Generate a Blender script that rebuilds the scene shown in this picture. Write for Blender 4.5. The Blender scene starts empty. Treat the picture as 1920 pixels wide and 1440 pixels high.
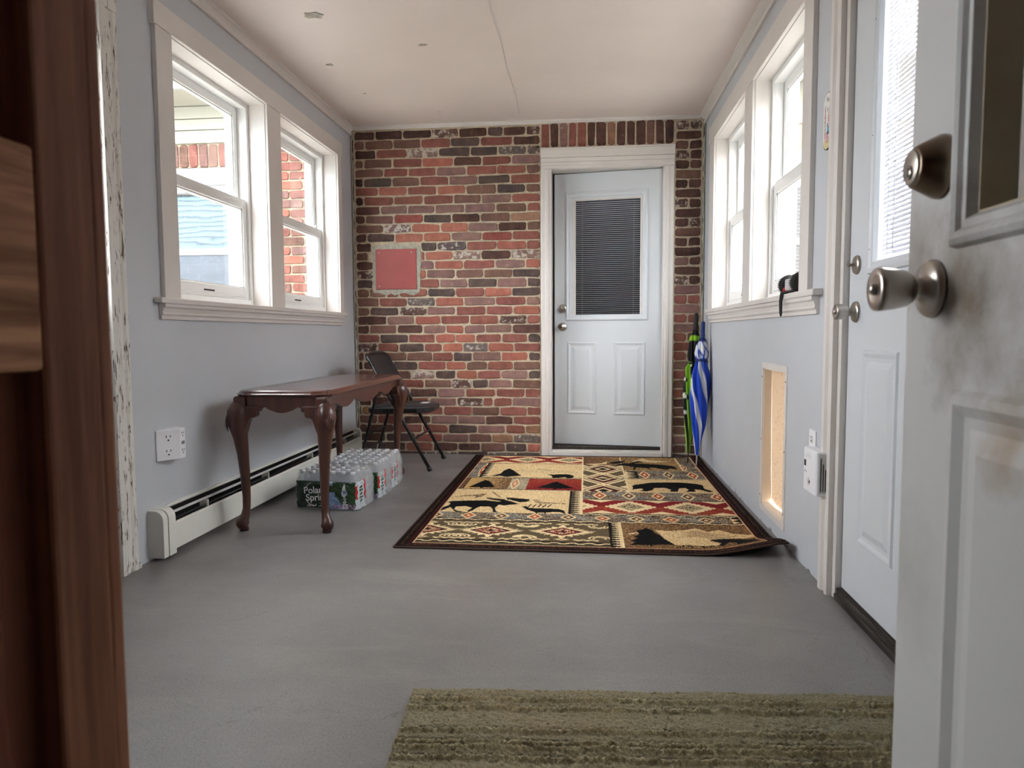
import bpy, bmesh, math, random
import numpy as np
from mathutils import Vector, Matrix
random.seed(7); np.random.seed(7)
S = bpy.context.scene
COL = S.collection

# ------------------------------------------------------------------ camera
F_PX, CX, CY, H = 1331.0, 960.0, 720.0, 0.91
def cdir(x, y):
    v = np.array([(x - CX) / F_PX, -(y - CY) / F_PX, -1.0]); return v / np.linalg.norm(v)
_Y = cdir(1098, 625); _hp = cdir(1098 - 5000, 625 + 26)
_U = np.cross(_hp, _Y); _U /= np.linalg.norm(_U)
if _U[1] < 0: _U = -_U
_X = np.cross(_Y, _U)
RM = np.array([_X, _Y, _U])
def hit(x, y, ax, val):
    r = RM @ cdir(x, y); o = np.array([0, 0, H]); return o + (val - o[ax]) / r[ax] * r
def proj(p):
    c = RM.T @ (np.array(p, float) - np.array([0, 0, H])); return CX + F_PX * c[0] / -c[2], CY - F_PX * c[1] / -c[2]
cam = bpy.data.cameras.new('camera'); camo = bpy.data.objects.new('camera', cam); COL.objects.link(camo)
m4 = Matrix([list(RM[0]) + [0], list(RM[1]) + [0], list(RM[2]) + [H], [0, 0, 0, 1]])
camo.matrix_world = m4
cam.sensor_width = 36; cam.lens = F_PX / 1920 * 36; cam.clip_start = 0.02
cam.dof.use_dof = True; cam.dof.focus_distance = 4.0; cam.dof.aperture_fstop = 8.0
S.camera = camo

# ------------------------------------------------------------------ world and exposure
SKY = 1.0
w = bpy.data.worlds.new('overcast_sky'); S.world = w; w.use_nodes = True
wn = w.node_tree.nodes; wb = wn['Background']; wb.inputs[0].default_value = (0.96, 0.98, 1.0, 1); wb.inputs[1].default_value = SKY
S.view_settings.view_transform = 'Standard'; S.view_settings.look = 'None'
S.view_settings.gamma = 1.0; S.view_settings.use_curve_mapping = False
S.view_settings.exposure = 4.28
S.cycles.use_denoising = True
S.cycles.max_bounces = 14; S.cycles.diffuse_bounces = 8; S.cycles.transparent_max_bounces = 24
S.cycles.sample_clamp_indirect = 8.0; S.cycles.caustics_reflective = False; S.cycles.caustics_refractive = False

# ------------------------------------------------------------------ dimensions
XL, XR, YB, ZC = -1.753, 0.848, 5.267, 2.45
YF = 0.06            # porch face of the wall behind the camera

# ------------------------------------------------------------------ helpers
def lin(c):
    return tuple(((v / 255) / 12.92 if v / 255 <= .04045 else ((v / 255 + .055) / 1.055) ** 2.4) for v in c)
def lin4(c, k=1.0): return tuple(min(.92, v * k) for v in lin(c)) + (1,)

class MB:
    def __init__(s): s.v = []; s.f = []; s.sm = []
    def add(s, vs, fs, smooth=False):
        o = len(s.v); s.v += [tuple(p) for p in vs]
        for f in fs: s.f.append(tuple(i + o for i in f)); s.sm.append(smooth)
        return s
    def box(s, x0, x1, y0, y1, z0, z1):
        vs = [(x, y, z) for x in (x0, x1) for y in (y0, y1) for z in (z0, z1)]
        return s.add(vs, [(0, 1, 3, 2), (4, 6, 7, 5), (0, 4, 5, 1), (2, 3, 7, 6), (0, 2, 6, 4), (1, 5, 7, 3)])
    def extr(s, prof, axis, a0, a1, smooth=False):
        def P(p, a): return {'y': (p[0], a, p[1]), 'x': (a, p[0], p[1]), 'z': (p[0], p[1], a)}[axis]
        n = len(prof); vs = [P(p, a0) for p in prof] + [P(p, a1) for p in prof]
        s.add(vs, [(i, (i + 1) % n, n + (i + 1) % n, n + i) for i in range(n)], smooth)
        return s.add(vs, [tuple(range(n)), tuple(range(2 * n - 1, n - 1, -1))])
    def lathe(s, prof, o=(0, 0, 0), ax=(0, 0, 1), n=20, smooth=True, caps=True):
        ax = Vector(ax).normalized(); a = ax.orthogonal().normalized(); b = ax.cross(a); o = Vector(o)
        vs = []
        for r, h in prof:
            for k in range(n):
                t = 2 * math.pi * k / n; vs.append(o + ax * h + (a * math.cos(t) + b * math.sin(t)) * r)
        m = len(prof); fs = []
        for i in range(m - 1):
            for k in range(n): fs.append((i * n + k, i * n + (k + 1) % n, (i + 1) * n + (k + 1) % n, (i + 1) * n + k))
        s.add(vs, fs, smooth)
        if caps:
            s.add(vs[:n], [tuple(range(n - 1, -1, -1))]); s.add(vs[-n:], [tuple(range(n))])
        return s
    def tube(s, pts, r, n=10, caps=True, flat=1.0):
        pts = [Vector(p) for p in pts]; m = len(pts); rs = r if isinstance(r, (list, tuple)) else [r] * m
        t0 = (pts[1] - pts[0]).normalized(); a = t0.orthogonal().normalized(); vs = []
        for i in range(m):
            t = (pts[min(i + 1, m - 1)] - pts[max(i - 1, 0)]).normalized()
            a = (a - t * a.dot(t)).normalized(); b = t.cross(a)
            for k in range(n):
                q = 2 * math.pi * k / n; vs.append(pts[i] + (a * math.cos(q) + b * math.sin(q) * flat) * rs[i])
        fs = [(i * n + k, i * n + (k + 1) % n, (i + 1) * n + (k + 1) % n, (i + 1) * n + k) for i in range(m - 1) for k in range(n)]
        s.add(vs, fs, True)
        if caps: s.add(vs[:n], [tuple(range(n - 1, -1, -1))]); s.add(vs[-n:], [tuple(range(n))])
        return s
    def rings(s, fr, a0, a1, b0, b1, prof, fill=True):
        """nested rectangles on a face frame fr=(o,u,v,n); prof = [(inset, height)]"""
        o, u, v, n = [Vector(q) for q in fr]; vs = []
        for ins, h in prof:
            for a, b in ((a0 + ins, b0 + ins), (a1 - ins, b0 + ins), (a1 - ins, b1 - ins), (a0 + ins, b1 - ins)):
                vs.append(o + u * a + v * b + n * h)
        m = len(prof)
        fs = [(i * 4 + k, i * 4 + (k + 1) % 4, i * 4 + 4 + (k + 1) % 4, i * 4 + 4 + k) for i in range(m - 1) for k in range(4)]
        if fill: fs.append(tuple(range((m - 1) * 4, m * 4)))
        return s.add(vs, fs)
    def build(s, name, mat, parent=None, bevel=0, shift=None, seg=2):
        me = bpy.data.meshes.new(name); me.from_pydata([tuple(p) for p in s.v], [], s.f); 
        for p, sm in zip(me.polygons, s.sm): p.use_smooth = sm
        bm = bmesh.new(); bm.from_mesh(me); bmesh.ops.remove_doubles(bm, verts=bm.verts, dist=1e-6)
        bmesh.ops.recalc_face_normals(bm, faces=bm.faces); bm.to_mesh(me); bm.free()
        return link(name, me, mat, parent, bevel, seg)
def link(name, me, mat, parent=None, bevel=0, seg=2):
    ob = bpy.data.objects.new(name, me); COL.objects.link(ob)
    if mat and not me.materials: me.materials.append(mat)
    if parent is not None: attach(ob, parent)
    if bevel:
        b = ob.modifiers.new('Bevel', 'BEVEL'); b.width = bevel; b.segments = seg; b.limit_method = 'ANGLE'
    return ob
def mw(o):
    m = o.matrix_basis.copy()
    if o.parent: m = mw(o.parent) @ o.matrix_parent_inverse @ m
    return m
def attach(ob, parent):
    ob.parent = parent; ob.matrix_parent_inverse = mw(parent).inverted()
def attach_local(ob, parent):
    ob.parent = parent; ob.matrix_parent_inverse = Matrix.Identity(4)
def empty(name, loc=(0, 0, 0), rz=0):
    e = bpy.data.objects.new(name, None); COL.objects.link(e); e.location = loc; e.rotation_euler = (0, 0, rz); e.empty_display_size = .05
    return e
def tag(o, label=None, cat=None, group=None, kind=None):
    if label: o['label'] = label
    if cat: o['category'] = cat
    if group: o['group'] = group
    if kind: o['kind'] = kind
    return o
def struct(o, label, cat): return tag(o, label, cat, kind='structure')
def B(*a): return MB().box(*a)

# ------------------------------------------------------------------ materials
class N:
    def __init__(s, name):
        s.m = bpy.data.materials.new(name); s.m.use_nodes = True; s.t = s.m.node_tree; s.n = s.t.nodes; s.p = s.n['Principled BSDF']
        s.out = s.n['Material Output']; s._tc = None
    def __call__(s, typ, ins=None, **props):
        nd = s.n.new(typ)
        for k, v in props.items(): setattr(nd, k, v)
        for k, v in (ins or {}).items(): s.set(nd.inputs[k], v)
        return nd
    def set(s, sock, v):
        if isinstance(v, bpy.types.NodeSocket): s.t.links.new(v, sock)
        elif isinstance(v, bpy.types.Node): s.t.links.new(v.outputs[0], sock)
        else: sock.default_value = v
    def P(s, **k):
        for a, v in k.items(): s.set(s.p.inputs[a.replace('_', ' ')], v)
    def co(s, scale=(1, 1, 1), which='Object'):
        if s._tc is None: s._tc = s('ShaderNodeTexCoord')
        return s('ShaderNodeMapping', {'Vector': s._tc.outputs[which], 'Scale': scale}).outputs[0]
    def noise(s, sc, det=4, rough=.55, vec=None, dist=0):
        return s('ShaderNodeTexNoise', {'Vector': vec if vec is not None else s.co(), 'Scale': sc, 'Detail': det, 'Roughness': rough, 'Distortion': dist}).outputs[0]
    def ramp(s, fac, stops):
        r = s('ShaderNodeValToRGB', {'Fac': fac}); e = r.color_ramp.elements
        while len(e) < len(stops): e.new(.5)
        for k, (p, c) in zip(e, stops): k.position = p; k.color = c if len(c) == 4 else tuple(c) + (1,)
        return r.outputs[0]
    def rampf(s, fac, a, b): return s('ShaderNodeMapRange', {'Value': fac, 'From Min': a, 'From Max': b}, clamp=True).outputs[0]
    def mix(s, f, a, b, mode='MIX'):
        x = s('ShaderNodeMix', data_type='RGBA', blend_type=mode); s.set(x.inputs[0], f); s.set(x.inputs[6], a); s.set(x.inputs[7], b); return x.outputs[2]
    def math(s, op, a, b=0.5, c=None):
        x = s('ShaderNodeMath', operation=op); s.set(x.inputs[0], a); s.set(x.inputs[1], b)
        if c is not None: s.set(x.inputs[2], c)
        return x.outputs[0]
    def bump(s, h, st=.3, d=.002):
        b = s('ShaderNodeBump', {'Height': h, 'Strength': st, 'Distance': d}); s.t.links.new(b.outputs[0], s.p.inputs['Normal']); return b
    def sep(s, vec=None):
        return s('ShaderNodeSeparateXYZ', {'Vector': vec if vec is not None else s.co()}).outputs

def simple(name, c, rough=.5, var=.06, sc=12, metal=0, bump=0, bsc=200, bd=.001, k=1.0, spec=.5, coat=0):
    n = N(name); a = lin(c); 
    n.P(Base_Color=n.ramp(n.noise(sc, 5), [(.3, tuple(v * k * (1 - var) for v in a)), (.7, tuple(min(.95, v * k * (1 + var)) for v in a))]), Roughness=rough, Metallic=metal, Specular_IOR_Level=spec, Coat_Weight=coat)
    if bump: n.bump(n.noise(bsc, 3), bump, bd)
    return n.m
M = {}
def paint(name, c, chip=(.05, .05, .05), base_chip=False, var=.03, rough=.55, k=1.0):
    n = N(name); a = lin(c)
    col = n.ramp(n.noise(2.5, 5), [(.3, tuple(v * k * (1 - var) for v in a)), (.7, tuple(min(.95, v * k * (1 + var)) for v in a))])
    if base_chip:
        z = n.sep()[2]; low = n.rampf(z, .07, .0)
        msk = n.math('GREATER_THAN', n.math('ADD', n.math('MULTIPLY', low, .34), n.noise(9, 8, .75)), .875)
        col = n.mix(msk, col, lin4((92, 90, 88)))
    spk = n.math('GREATER_THAN', n.noise(60, 2), .80)
    col = n.mix(n.math('MULTIPLY', spk, .5), col, lin4((110, 108, 106)))
    n.P(Base_Color=col, Roughness=rough); n.bump(n.noise(90, 4), .12, .002); return n.m
M['wall'] = paint('grey_wall_paint', (190, 193, 198), base_chip=True)
M['trim'] = simple('white_trim_paint', (214, 208, 203), .45, .03, 6, bump=.08, bsc=60)
M['vinyl'] = simple('white_window_vinyl', (230, 230, 228), .35, .02, 4)
M['dirtytrim'] = simple('cream_recess_paint', (190, 178, 150), .5, .08, 10)
def peel():
    n = N('peeling_white_paint'); v = n.co((60, 60, 7)); s = n.noise(1.6, 6, .65, v, 1.0)
    crack = n.math('GREATER_THAN', s, .585)
    n.P(Base_Color=n.mix(crack, lin4((216, 212, 205)), lin4((98, 84, 70))), Roughness=.6); n.bump(s, .5, .004); return n.m
M['peel'] = peel()
def ceil_m():
    n = N('ceiling_paint'); base = n.ramp(n.noise(1.3, 4), [(.3, lin((222, 210, 203))), (.7, lin((232, 220, 212)))])
    v = n.co((1, .55, 1)); f = n.noise(9, 6, .7, v, .8); crack = n.math('MULTIPLY', n.math('GREATER_THAN', f, .70), n.math('LESS_THAN', f, .712))
    sx = n.sep(); left = n.rampf(sx[0], .2, -1.2)
    n.P(Base_Color=n.mix(n.math('MULTIPLY', crack, n.math('MULTIPLY', left, .6)), base, lin4((120, 112, 105))), Roughness=.42)
    n.bump(n.math('ADD', n.noise(22, 5, .6, n.co((1, .5, 1))), n.math('MULTIPLY', n.noise(150, 2), .3)), .22, .006); return n.m
M['ceiling'] = ceil_m()
def floor_m():
    n = N('painted_concrete'); 
    b = n.ramp(n.noise(1.1, 6, .6), [(.30, lin((112, 110, 109))), (.5, lin((124, 121, 119))), (.7, lin((138, 136, 133)))])
    st = n.noise(1.3, 7, .7, n.co((1.3, 4.0, 1)), .8)
    b = n.mix(n.math('MULTIPLY', n.rampf(st, .52, .75), .38), b, lin4((158, 154, 144)))
    b = n.mix(n.math('MULTIPLY', n.rampf(n.noise(.9, 4, .5, n.co((1, 1.6, 1))), .52, .68), .55), b, lin4((103, 98, 96)))
    g = n.noise(210, 3, .7); b = n.mix(n.math('MULTIPLY', n.rampf(g, .55, .68), .72), b, lin4((52, 50, 49)))
    b = n.mix(n.math('MULTIPLY', n.rampf(n.noise(240, 2), .60, .72), .5), b, lin4((176, 174, 170)))
    vo = n('ShaderNodeTexVoronoi', {'Vector': n('ShaderNodeVectorMath', {0: n.co(), 1: n('ShaderNodeVectorMath', {0: n('ShaderNodeTexNoise', {'Vector': n.co(), 'Scale': 6.0, 'Detail': 4.0}).outputs['Color'], 1: (.25, .25, 0)}, operation='MULTIPLY').outputs[0]}, operation='ADD').outputs[0], 'Scale': 2.2}, feature='DISTANCE_TO_EDGE')
    ck = n.math('MULTIPLY', n.math('LESS_THAN', vo.outputs[0], .0022), n.math('GREATER_THAN', n.noise(1.6, 2), .55))
    b = n.mix(n.math('MULTIPLY', ck, .4), b, lin4((80, 78, 76)))
    n.P(Base_Color=b, Roughness=n.rampf(n.noise(3, 4), -.55, 2.3), Specular_IOR_Level=.5)
    n.bump(n.math('ADD', g, n.math('MULTIPLY', n.noise(30, 3), .6)), .35, .0015); return n.m
M['floor'] = floor_m()
def brick_m():
    n = N('old_brick'); oi = n('ShaderNodeObjectInfo')
    off = n('ShaderNodeVectorMath', {0: n.co(), 1: n('ShaderNodeCombineXYZ', {0: n.math('MULTIPLY', oi.outputs['Random'], 37.0), 1: 0.0, 2: n.math('MULTIPLY', oi.outputs['Random'], 91.0)}).outputs[0]}, operation='ADD').outputs[0]
    c = oi.outputs['Color']
    f1 = n.noise(13, 6, .65, off); f2 = n.noise(55, 5, .7, off); f3 = n.noise(26, 5, .7, off)
    c1 = n.mix(n.rampf(f1, .35, .68), n.mix(.32, c, (.02, .014, .012, 1)), n.mix(.10, c, lin4((205, 150, 130))))
    c1 = n.mix(n.math('MULTIPLY', n.rampf(f2, .55, .75), .45), c1, lin4((70, 55, 50)))
    wv = n('ShaderNodeMapping', {'Vector': off, 'Scale': (90, 1, 9)}).outputs[0]
    c1 = n.mix(n.math('MULTIPLY', n.rampf(n.noise(1, 3, .5, wv), .55, .72), .22), c1, lin4((160, 120, 110)))
    wh = n.math('SUBTRACT', n.math('ADD', f3, n.math('MULTIPLY', oi.outputs['Alpha'], .24)), .66)
    c1 = n.mix(n.rampf(wh, 0, .07), c1, lin4((192, 182, 170)))
    sp = n.math('GREATER_THAN', n.noise(120, 2, .5, off), .765); c1 = n.mix(sp, c1, lin4((205, 196, 184)))
    n.P(Base_Color=c1, Roughness=.85, Specular_IOR_Level=.25); n.bump(n.math('ADD', f2, n.math('MULTIPLY', f1, .8)), .7, .004); return n.m
M['brick'] = brick_m()
def mortar_m(name, c):
    n = N(name); a = lin(c)
    n.P(Base_Color=n.ramp(n.noise(30, 6, .7), [(.3, tuple(v * .68 for v in a)), (.55, a), (.75, tuple(min(1, v * 1.25) for v in a))]), Roughness=.95, Specular_IOR_Level=.1)
    n.bump(n.noise(110, 5, .7), .8, .004); return n.m
M['mortar'] = mortar_m('sandy_mortar', (196, 180, 156)); M['mortar_out'] = mortar_m('darkened_outside_mortar', (142, 130, 112)); M['patch'] = mortar_m('pale_mortar_patch', (178, 172, 158))  # outside mortar is a darker copy, to hold back the bright daylight
M['caulk'] = mortar_m('corner_caulk', (186, 184, 178))
def wood_m(name, dark, mid, light, sc=(6, 6, .6), k=8, rough=.35, coat=.3, ring=3.0):
    n = N(name); v = n.co(sc); f = n.noise(k, 6, .6, v, .6)
    wv = n('ShaderNodeTexWave', {'Vector': v, 'Scale': ring, 'Distortion': 6.0, 'Detail': 3.0}, wave_type='BANDS').outputs[1]
    q = n.math('ADD', n.math('MULTIPLY', f, .7), n.math('MULTIPLY', wv, .3))
    n.P(Base_Color=n.ramp(q, [(.25, lin(dark)), (.5, lin(mid)), (.75, lin(light))]), Roughness=rough, Coat_Weight=coat, Coat_Roughness=.2, Specular_IOR_Level=.5 if coat else .15); n.bump(f, .06, .001); return n.m
M['mahogany'] = wood_m('mahogany', (54, 25, 17), (66, 31, 22), (80, 40, 28), (9, 9, 1.2), ring=.6)
M['mahogany_h'] = wood_m('mahogany_top', (62, 31, 24), (76, 39, 30), (92, 48, 37), (9, 1, 9), rough=.22, coat=.6)
M['inlay'] = simple('dark_inlay', (40, 22, 18), .3, .1)
M['door_wood'] = wood_m('stained_door_wood', (106, 68, 52), (138, 93, 72), (160, 110, 87), (14, 14, .9), k=5, rough=.65, coat=0, ring=1.5)
M['door_rail'] = wood_m('oak_rail_wood', (120, 76, 55), (196, 146, 111), (222, 174, 134), (10, .9, 16), k=3, rough=.65, coat=0, ring=1.8)
M['door_panel'] = wood_m('dark_panel_wood', (84, 48, 36), (110, 66, 50), (128, 80, 62), (12, 12, .8), k=5, rough=.65, coat=0, ring=1.2)
def doorwhite(name, spots=(), c=(207, 211, 215)):
    n = N(name); a = lin(c); col = n.ramp(n.noise(3, 5), [(.3, tuple(v * .965 for v in a)), (.7, a)])
    for (p, r, cc, amt) in spots:
        d = n('ShaderNodeVectorMath', {0: n.co(), 1: p}, operation='DISTANCE').outputs['Value']
        msk = n.math('MULTIPLY', n.rampf(n.math('ADD', n.math('DIVIDE', d, r), n.math('MULTIPLY', n.noise(14, 5, .65), 1.6)), 1.75, .75), amt)
        col = n.mix(msk, col, lin4(cc))
    n.P(Base_Color=col, Roughness=.4); n.bump(n.noise(40, 3), .06, .002); return n.m
M['door_white'] = doorwhite('white_steel_door')
M['door_near'] = doorwhite('smudged_white_door', [((.405, .80, .94), .13, (120, 108, 92), .95), ((.405, .92, 1.0), .09, (140, 132, 122), .8), ((.405, .72, .80), .06, (160, 138, 108), .9), ((.405, .93, .60), .12, (170, 168, 162), .5)], (206, 207, 206))
M['nickel'] = simple('satin_nickel', (190, 184, 176), .28, .05, 30, 1)
M['nickel_dark'] = simple('dark_nickel', (128, 114, 98), .3, .06, 30, 1)
M['blackmetal'] = simple('black_metal', (22, 22, 23), .35, .1)
M['vinyl_black'] = simple('black_vinyl', (30, 31, 33), .5, .06, bump=.3, bsc=500)
M['rubber'] = simple('black_rubber', (24, 24, 24), .7)
M['dark'] = simple('dark_gap', (14, 13, 12), .9)
M['threshold'] = wood_m('dark_sill_wood', (38, 34, 31), (58, 53, 49), (84, 78, 72), (6, 1, 8), rough=.7, coat=0)
M['heater'] = simple('ivory_enamel', (222, 221, 213), .35, .02, 5)
M['heater_end'] = simple('grey_ivory_enamel', (205, 204, 196), .4, .02, 5)
M['fins_shade'] = simple('heater_fins_and_shade', (38, 38, 38), .4, .3, 60, .6)
M['plastic'] = simple('white_plastic', (232, 232, 236), .35, .01)
M['plasticgrey'] = simple('grey_plastic', (196, 196, 194), .4, .02)
M['slot'] = simple('black_slot', (18, 18, 18), .6)
M['red_panel'] = simple('red_painted_metal', (160, 70, 64), .5, .07, 8, bump=.15, bsc=80)
M['red'] = simple('red_plastic', (190, 40, 34), .4)
M['cream_ext'] = simple('cream_exterior_paint', (142, 139, 126), .6, .03)  # cream and white exterior paints darkened so daylight does not wash them out
M['white_ext'] = simple('white_exterior_paint', (150, 150, 150), .5, .02)
M['screen'] = simple('insect_screen', (58, 64, 72), .45, .12, 9)
M['siding'] = simple('pale_blue_siding', (150, 182, 192), .6, .03)
M['blind_grey'] = simple('grey_blind', (104, 104, 106), .6, .03)
M['siding_grey'] = simple('grey_siding', (150, 150, 150), .6, .03)
M['ground'] = simple('driveway_concrete', (168, 166, 160), .9, .12, 3)
M['hall'] = simple('hall_plaster', (150, 142, 132), .8)
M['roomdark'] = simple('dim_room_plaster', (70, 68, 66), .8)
M['ledge'] = simple('pale_ledge', (226, 214, 198), .6, .03)
M['bare'] = simple('bare_wood', (165, 140, 105), .7, .1)
def glass_m(name, tint=(.97, .97, .97), refl=.08, rough=.0):
    n = N(name); n.n.remove(n.p)
    tr = n('ShaderNodeBsdfTransparent', {0: tint + (1,)}); gl = n('ShaderNodeBsdfGlossy', {0: (1, 1, 1, 1), 'Roughness': rough})
    lw = n('ShaderNodeLayerWeight', {'Blend': .25}); f = n.math('ADD', n.math('MULTIPLY', lw.outputs[0], .10), refl * .15)
    mx = n('ShaderNodeMixShader', {0: f, 1: tr.outputs[0], 2: gl.outputs[0]}); n.t.links.new(mx.outputs[0], n.out.inputs[0]); return n.m
M['glass'] = glass_m('window_glass')
def mirrorpane():
    n = N('reflecting_window_glass'); n.P(Base_Color=(.02, .025, .03, 1), Roughness=.5)
    gl = n('ShaderNodeBsdfGlossy', {0: (.9, .95, 1, 1), 'Roughness': .015}); b = n('ShaderNodeBump', {'Height': n.noise(3, 2), 'Strength': .05, 'Distance': .02}); n.t.links.new(b.outputs[0], gl.inputs['Normal'])
    mx = n('ShaderNodeMixShader', {0: .13, 1: n.p.outputs[0], 2: gl.outputs[0]}); n.t.links.new(mx.outputs[0], n.out.inputs[0]); return n.m
M['mirrorpane'] = mirrorpane()
def translucent(name, c, tr=.5, rough=.5, speck=0):
    n = N(name); col = lin4(c); 
    if speck:
        f = n.noise(70, 5, .7); z = n.sep()[2]; th = n.math('ADD', n.rampf(z, .0, .8), 0)
        col = n.mix(n.rampf(n.math('SUBTRACT', f, n.math('MULTIPLY', th, .10)), .50, .66), lin4(c), lin4((150, 116, 84)))
    n.set(n.p.inputs['Base Color'], col); n.P(Roughness=rough)
    t = n('ShaderNodeBsdfTranslucent', {0: col}); mx = n('ShaderNodeMixShader', {0: tr, 1: n.p.outputs[0], 2: t.outputs[0]}); n.t.links.new(mx.outputs[0], n.out.inputs[0]); return n.m
M['slat'] = translucent('white_blind_slat', (222, 224, 234), .05)
M['flap'] = translucent('dusty_vinyl_flap', (222, 194, 162), .07, .6, 1)
def vcol(name, rough=.9, pile=0, spec=.3, tr=0, sheen=0):
    n = N(name); a = n('ShaderNodeAttribute', attribute_name='Col'); n.P(Base_Color=a.outputs['Color'], Roughness=rough, Specular_IOR_Level=spec, Sheen_Weight=sheen)
    if pile: n.bump(n.noise(pile, 3, .7), .6, .003)
    return n.m
M['rugprint'] = vcol('woven_rug_pile', .95, 450, .1, sheen=0); M['print'] = vcol('printed_film', .25, 0, .5); M['fabric'] = vcol('umbrella_fabric', .6, 0, .3)
M['plaque'] = vcol('printed_plaque', .3)
M['rug_edge'] = simple('rug_binding', (62, 42, 33), .9, .1, 80, bump=.4, bsc=400)
def mat_m():
    n = N('olive_carpet_pile'); c = n.ramp(n.noise(260, 4, .7), [(.3, lin((88, 80, 58))), (.5, lin((138, 128, 98))), (.72, lin((186, 176, 142)))])
    c = n.mix(n.math('MULTIPLY', n.rampf(n.noise(3, 4), .4, .65), .35), c, lin4((146, 122, 88)))
    x = n.sep()[0]; c = n.mix(n.math('MULTIPLY', n.rampf(x, -.1, .8), .25), c, lin4((122, 132, 100)))
    a = n('ShaderNodeAttribute', attribute_name='Col'); c = n.mix(1.0, c, a.outputs['Color'], 'MULTIPLY')
    n.P(Base_Color=c, Roughness=.95, Specular_IOR_Level=.1, Sheen_Weight=.2); n.bump(n.noise(420, 4, .7), .7, .004); return n.m
M['mat'] = mat_m()
def film(name, a, tint=(.97, .97, .98)):
    n = N(name); n.n.remove(n.p)
    tr = n('ShaderNodeBsdfTransparent', {0: tint + (1,)}); gl = n('ShaderNodeBsdfPrincipled', {'Base Color': (.86, .87, .89, 1), 'Roughness': .12})
    b = n('ShaderNodeBump', {'Height': n.noise(38, 4, .6, None, 1.0), 'Strength': .9, 'Distance': .01}); n.t.links.new(b.outputs[0], gl.inputs['Normal'])
    f = n.math('MULTIPLY', n.math('ADD', n.noise(30, 3), .15), a); lw = n('ShaderNodeLayerWeight', {'Blend': .3})
    f = n.math('ADD', f, n.math('MULTIPLY', lw.outputs[1], a * .7))
    mx = n('ShaderNodeMixShader', {0: f, 1: tr.outputs[0], 2: gl.outputs[0]}); n.t.links.new(mx.outputs[0], n.out.inputs[0]); return n.m
M['film'] = film('clear_shrink_wrap', .27); M['bottle'] = film('clear_bottle_plastic', .26, (.90, .92, .94)); M['cap'] = translucent('white_bottle_cap', (236, 238, 240), .1, .35)

# ------------------------------------------------------------------ room shell
def wall_with_holes(name, axis_x0, axis_x1, y0, y1, z0, z1, holes, mat):
    mb = MB(); ys = sorted({y0, y1} | {h[0] for h in holes} | {h[1] for h in holes})
    for a, b in zip(ys, ys[1:]):
        zs = [(h[2], h[3]) for h in holes if h[0] <= a + 1e-6 and h[1] >= b - 1e-6]; zs.sort(); z = z0
        for c, d in zs:
            if c > z: mb.box(axis_x0, axis_x1, a, b, z, c)
            z = d
        if z < z1: mb.box(axis_x0, axis_x1, a, b, z, z1)
    return mb.build(name, mat)
LWIN = [(2.915, 3.815), (3.985, 4.93)]; RWIN = [(2.90, 3.75), (3.92, 4.825)]; WZ0, WZ1 = 1.055, 2.168
PET = (3.115, 3.485, .085, .742); RDOOR = (1.50, 2.50, 0, 2.10); LDOOR = (1.55, 2.47, 0, 2.10)
o = wall_with_holes('wall_left', XL - .16, XL, YF - .3, YB, -.06, ZC, [(a, b, WZ0, WZ1) for a, b in LWIN] + [LDOOR], M['wall']); struct(o, 'grey painted wall behind the sofa table, two windows in it', 'wall')
o = wall_with_holes('wall_right', XR, XR + .16, YF - .3, YB, -.06, ZC, [(a, b, WZ0, WZ1) for a, b in RWIN] + [PET, RDOOR], M['wall']); struct(o, 'pale grey painted wall with pet door and plug-in alarm', 'wall')
o = B(XL - .16, XR + .16, YF - .3, YB + .5, -.12, 0).build('floor', M['floor']); struct(o, 'grey painted concrete floor with scuffs', 'floor')
o = B(XL - .16, XR + .16, YF - .3, YB + .12, ZC, ZC + .12).build('ceiling', M['ceiling']); struct(o, 'off-white ceiling with flaking paint and one seam', 'ceiling')
ceiling = o
# ceiling seam strip, peeled patches and a hanging flake
mb = MB(); p0 = hit(918, 0, 2, ZC); p1 = hit(975, 212, 2, ZC)
n_ = 24; pts = [(p0[0] + (p1[0] - p0[0]) * t + .004 * math.sin(t * 17) , p0[1] - .6 + (p1[1] - p0[1] + .6) * t, ZC - .0005) for t in [i / n_ for i in range(n_ + 1)]]
mb.tube(pts, .0035, 6); mb.build('seam_bead', M['trim'], ceiling)
for k, (px, py, rr) in enumerate([(588, 28, .055), (619, 121, .02), (792, 84, .022), (684, 175, .01)]):
    c = hit(px, py, 2, ZC); mb = MB(); m_ = 11; ring = []
    for i in range(m_):
        t = 2 * math.pi * i / m_; r = rr * random.uniform(.55, 1.1); ring.append((c[0] + r * 1.25 * math.cos(t), c[1] + r * .8 * math.sin(t)))
    mb.extr(ring, 'z', ZC - .003, ZC + .001); mb.build('paint_flake', M['patch'], ceiling)
c = hit(824, 208, 2, ZC); MB().tube([(c[0], c[1], ZC), (c[0] + .002, c[1], ZC - .02), (c[0] + .012, c[1] - .003, ZC - .045)], .003, 6).build('paint_flake', M['trim'], ceiling)

# front wall behind the camera with the doorway the camera stands in, and the dim hall beyond
mb = B(XL - .16, -.47, YF - .28, YF, -.06, ZC); mb.box(.50, XR + .16, YF - .28, YF, -.06, ZC); mb.box(-.47, .50, YF - .28, YF, 2.1, ZC)
struct(mb.build('wall_front', M['wall']), 'wall with the open doorway at the near end', 'wall')
mb = B(-1.3, 1.3, -2.9, -2.8, 0, 2.5); mb.box(-1.4, -1.3, -2.9, YF - .28, 0, 2.5); mb.box(1.3, 1.4, -2.9, YF - .28, 0, 2.5); mb.box(-1.4, 1.4, -2.9, YF - .28, 2.5, 2.6); mb.box(-1.4, 1.4, -2.9, YF - .28, -.1, 0)
struct(mb.build('wall_hall', M['hall']), 'plain plaster hall behind the near doorway', 'wall')

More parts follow.
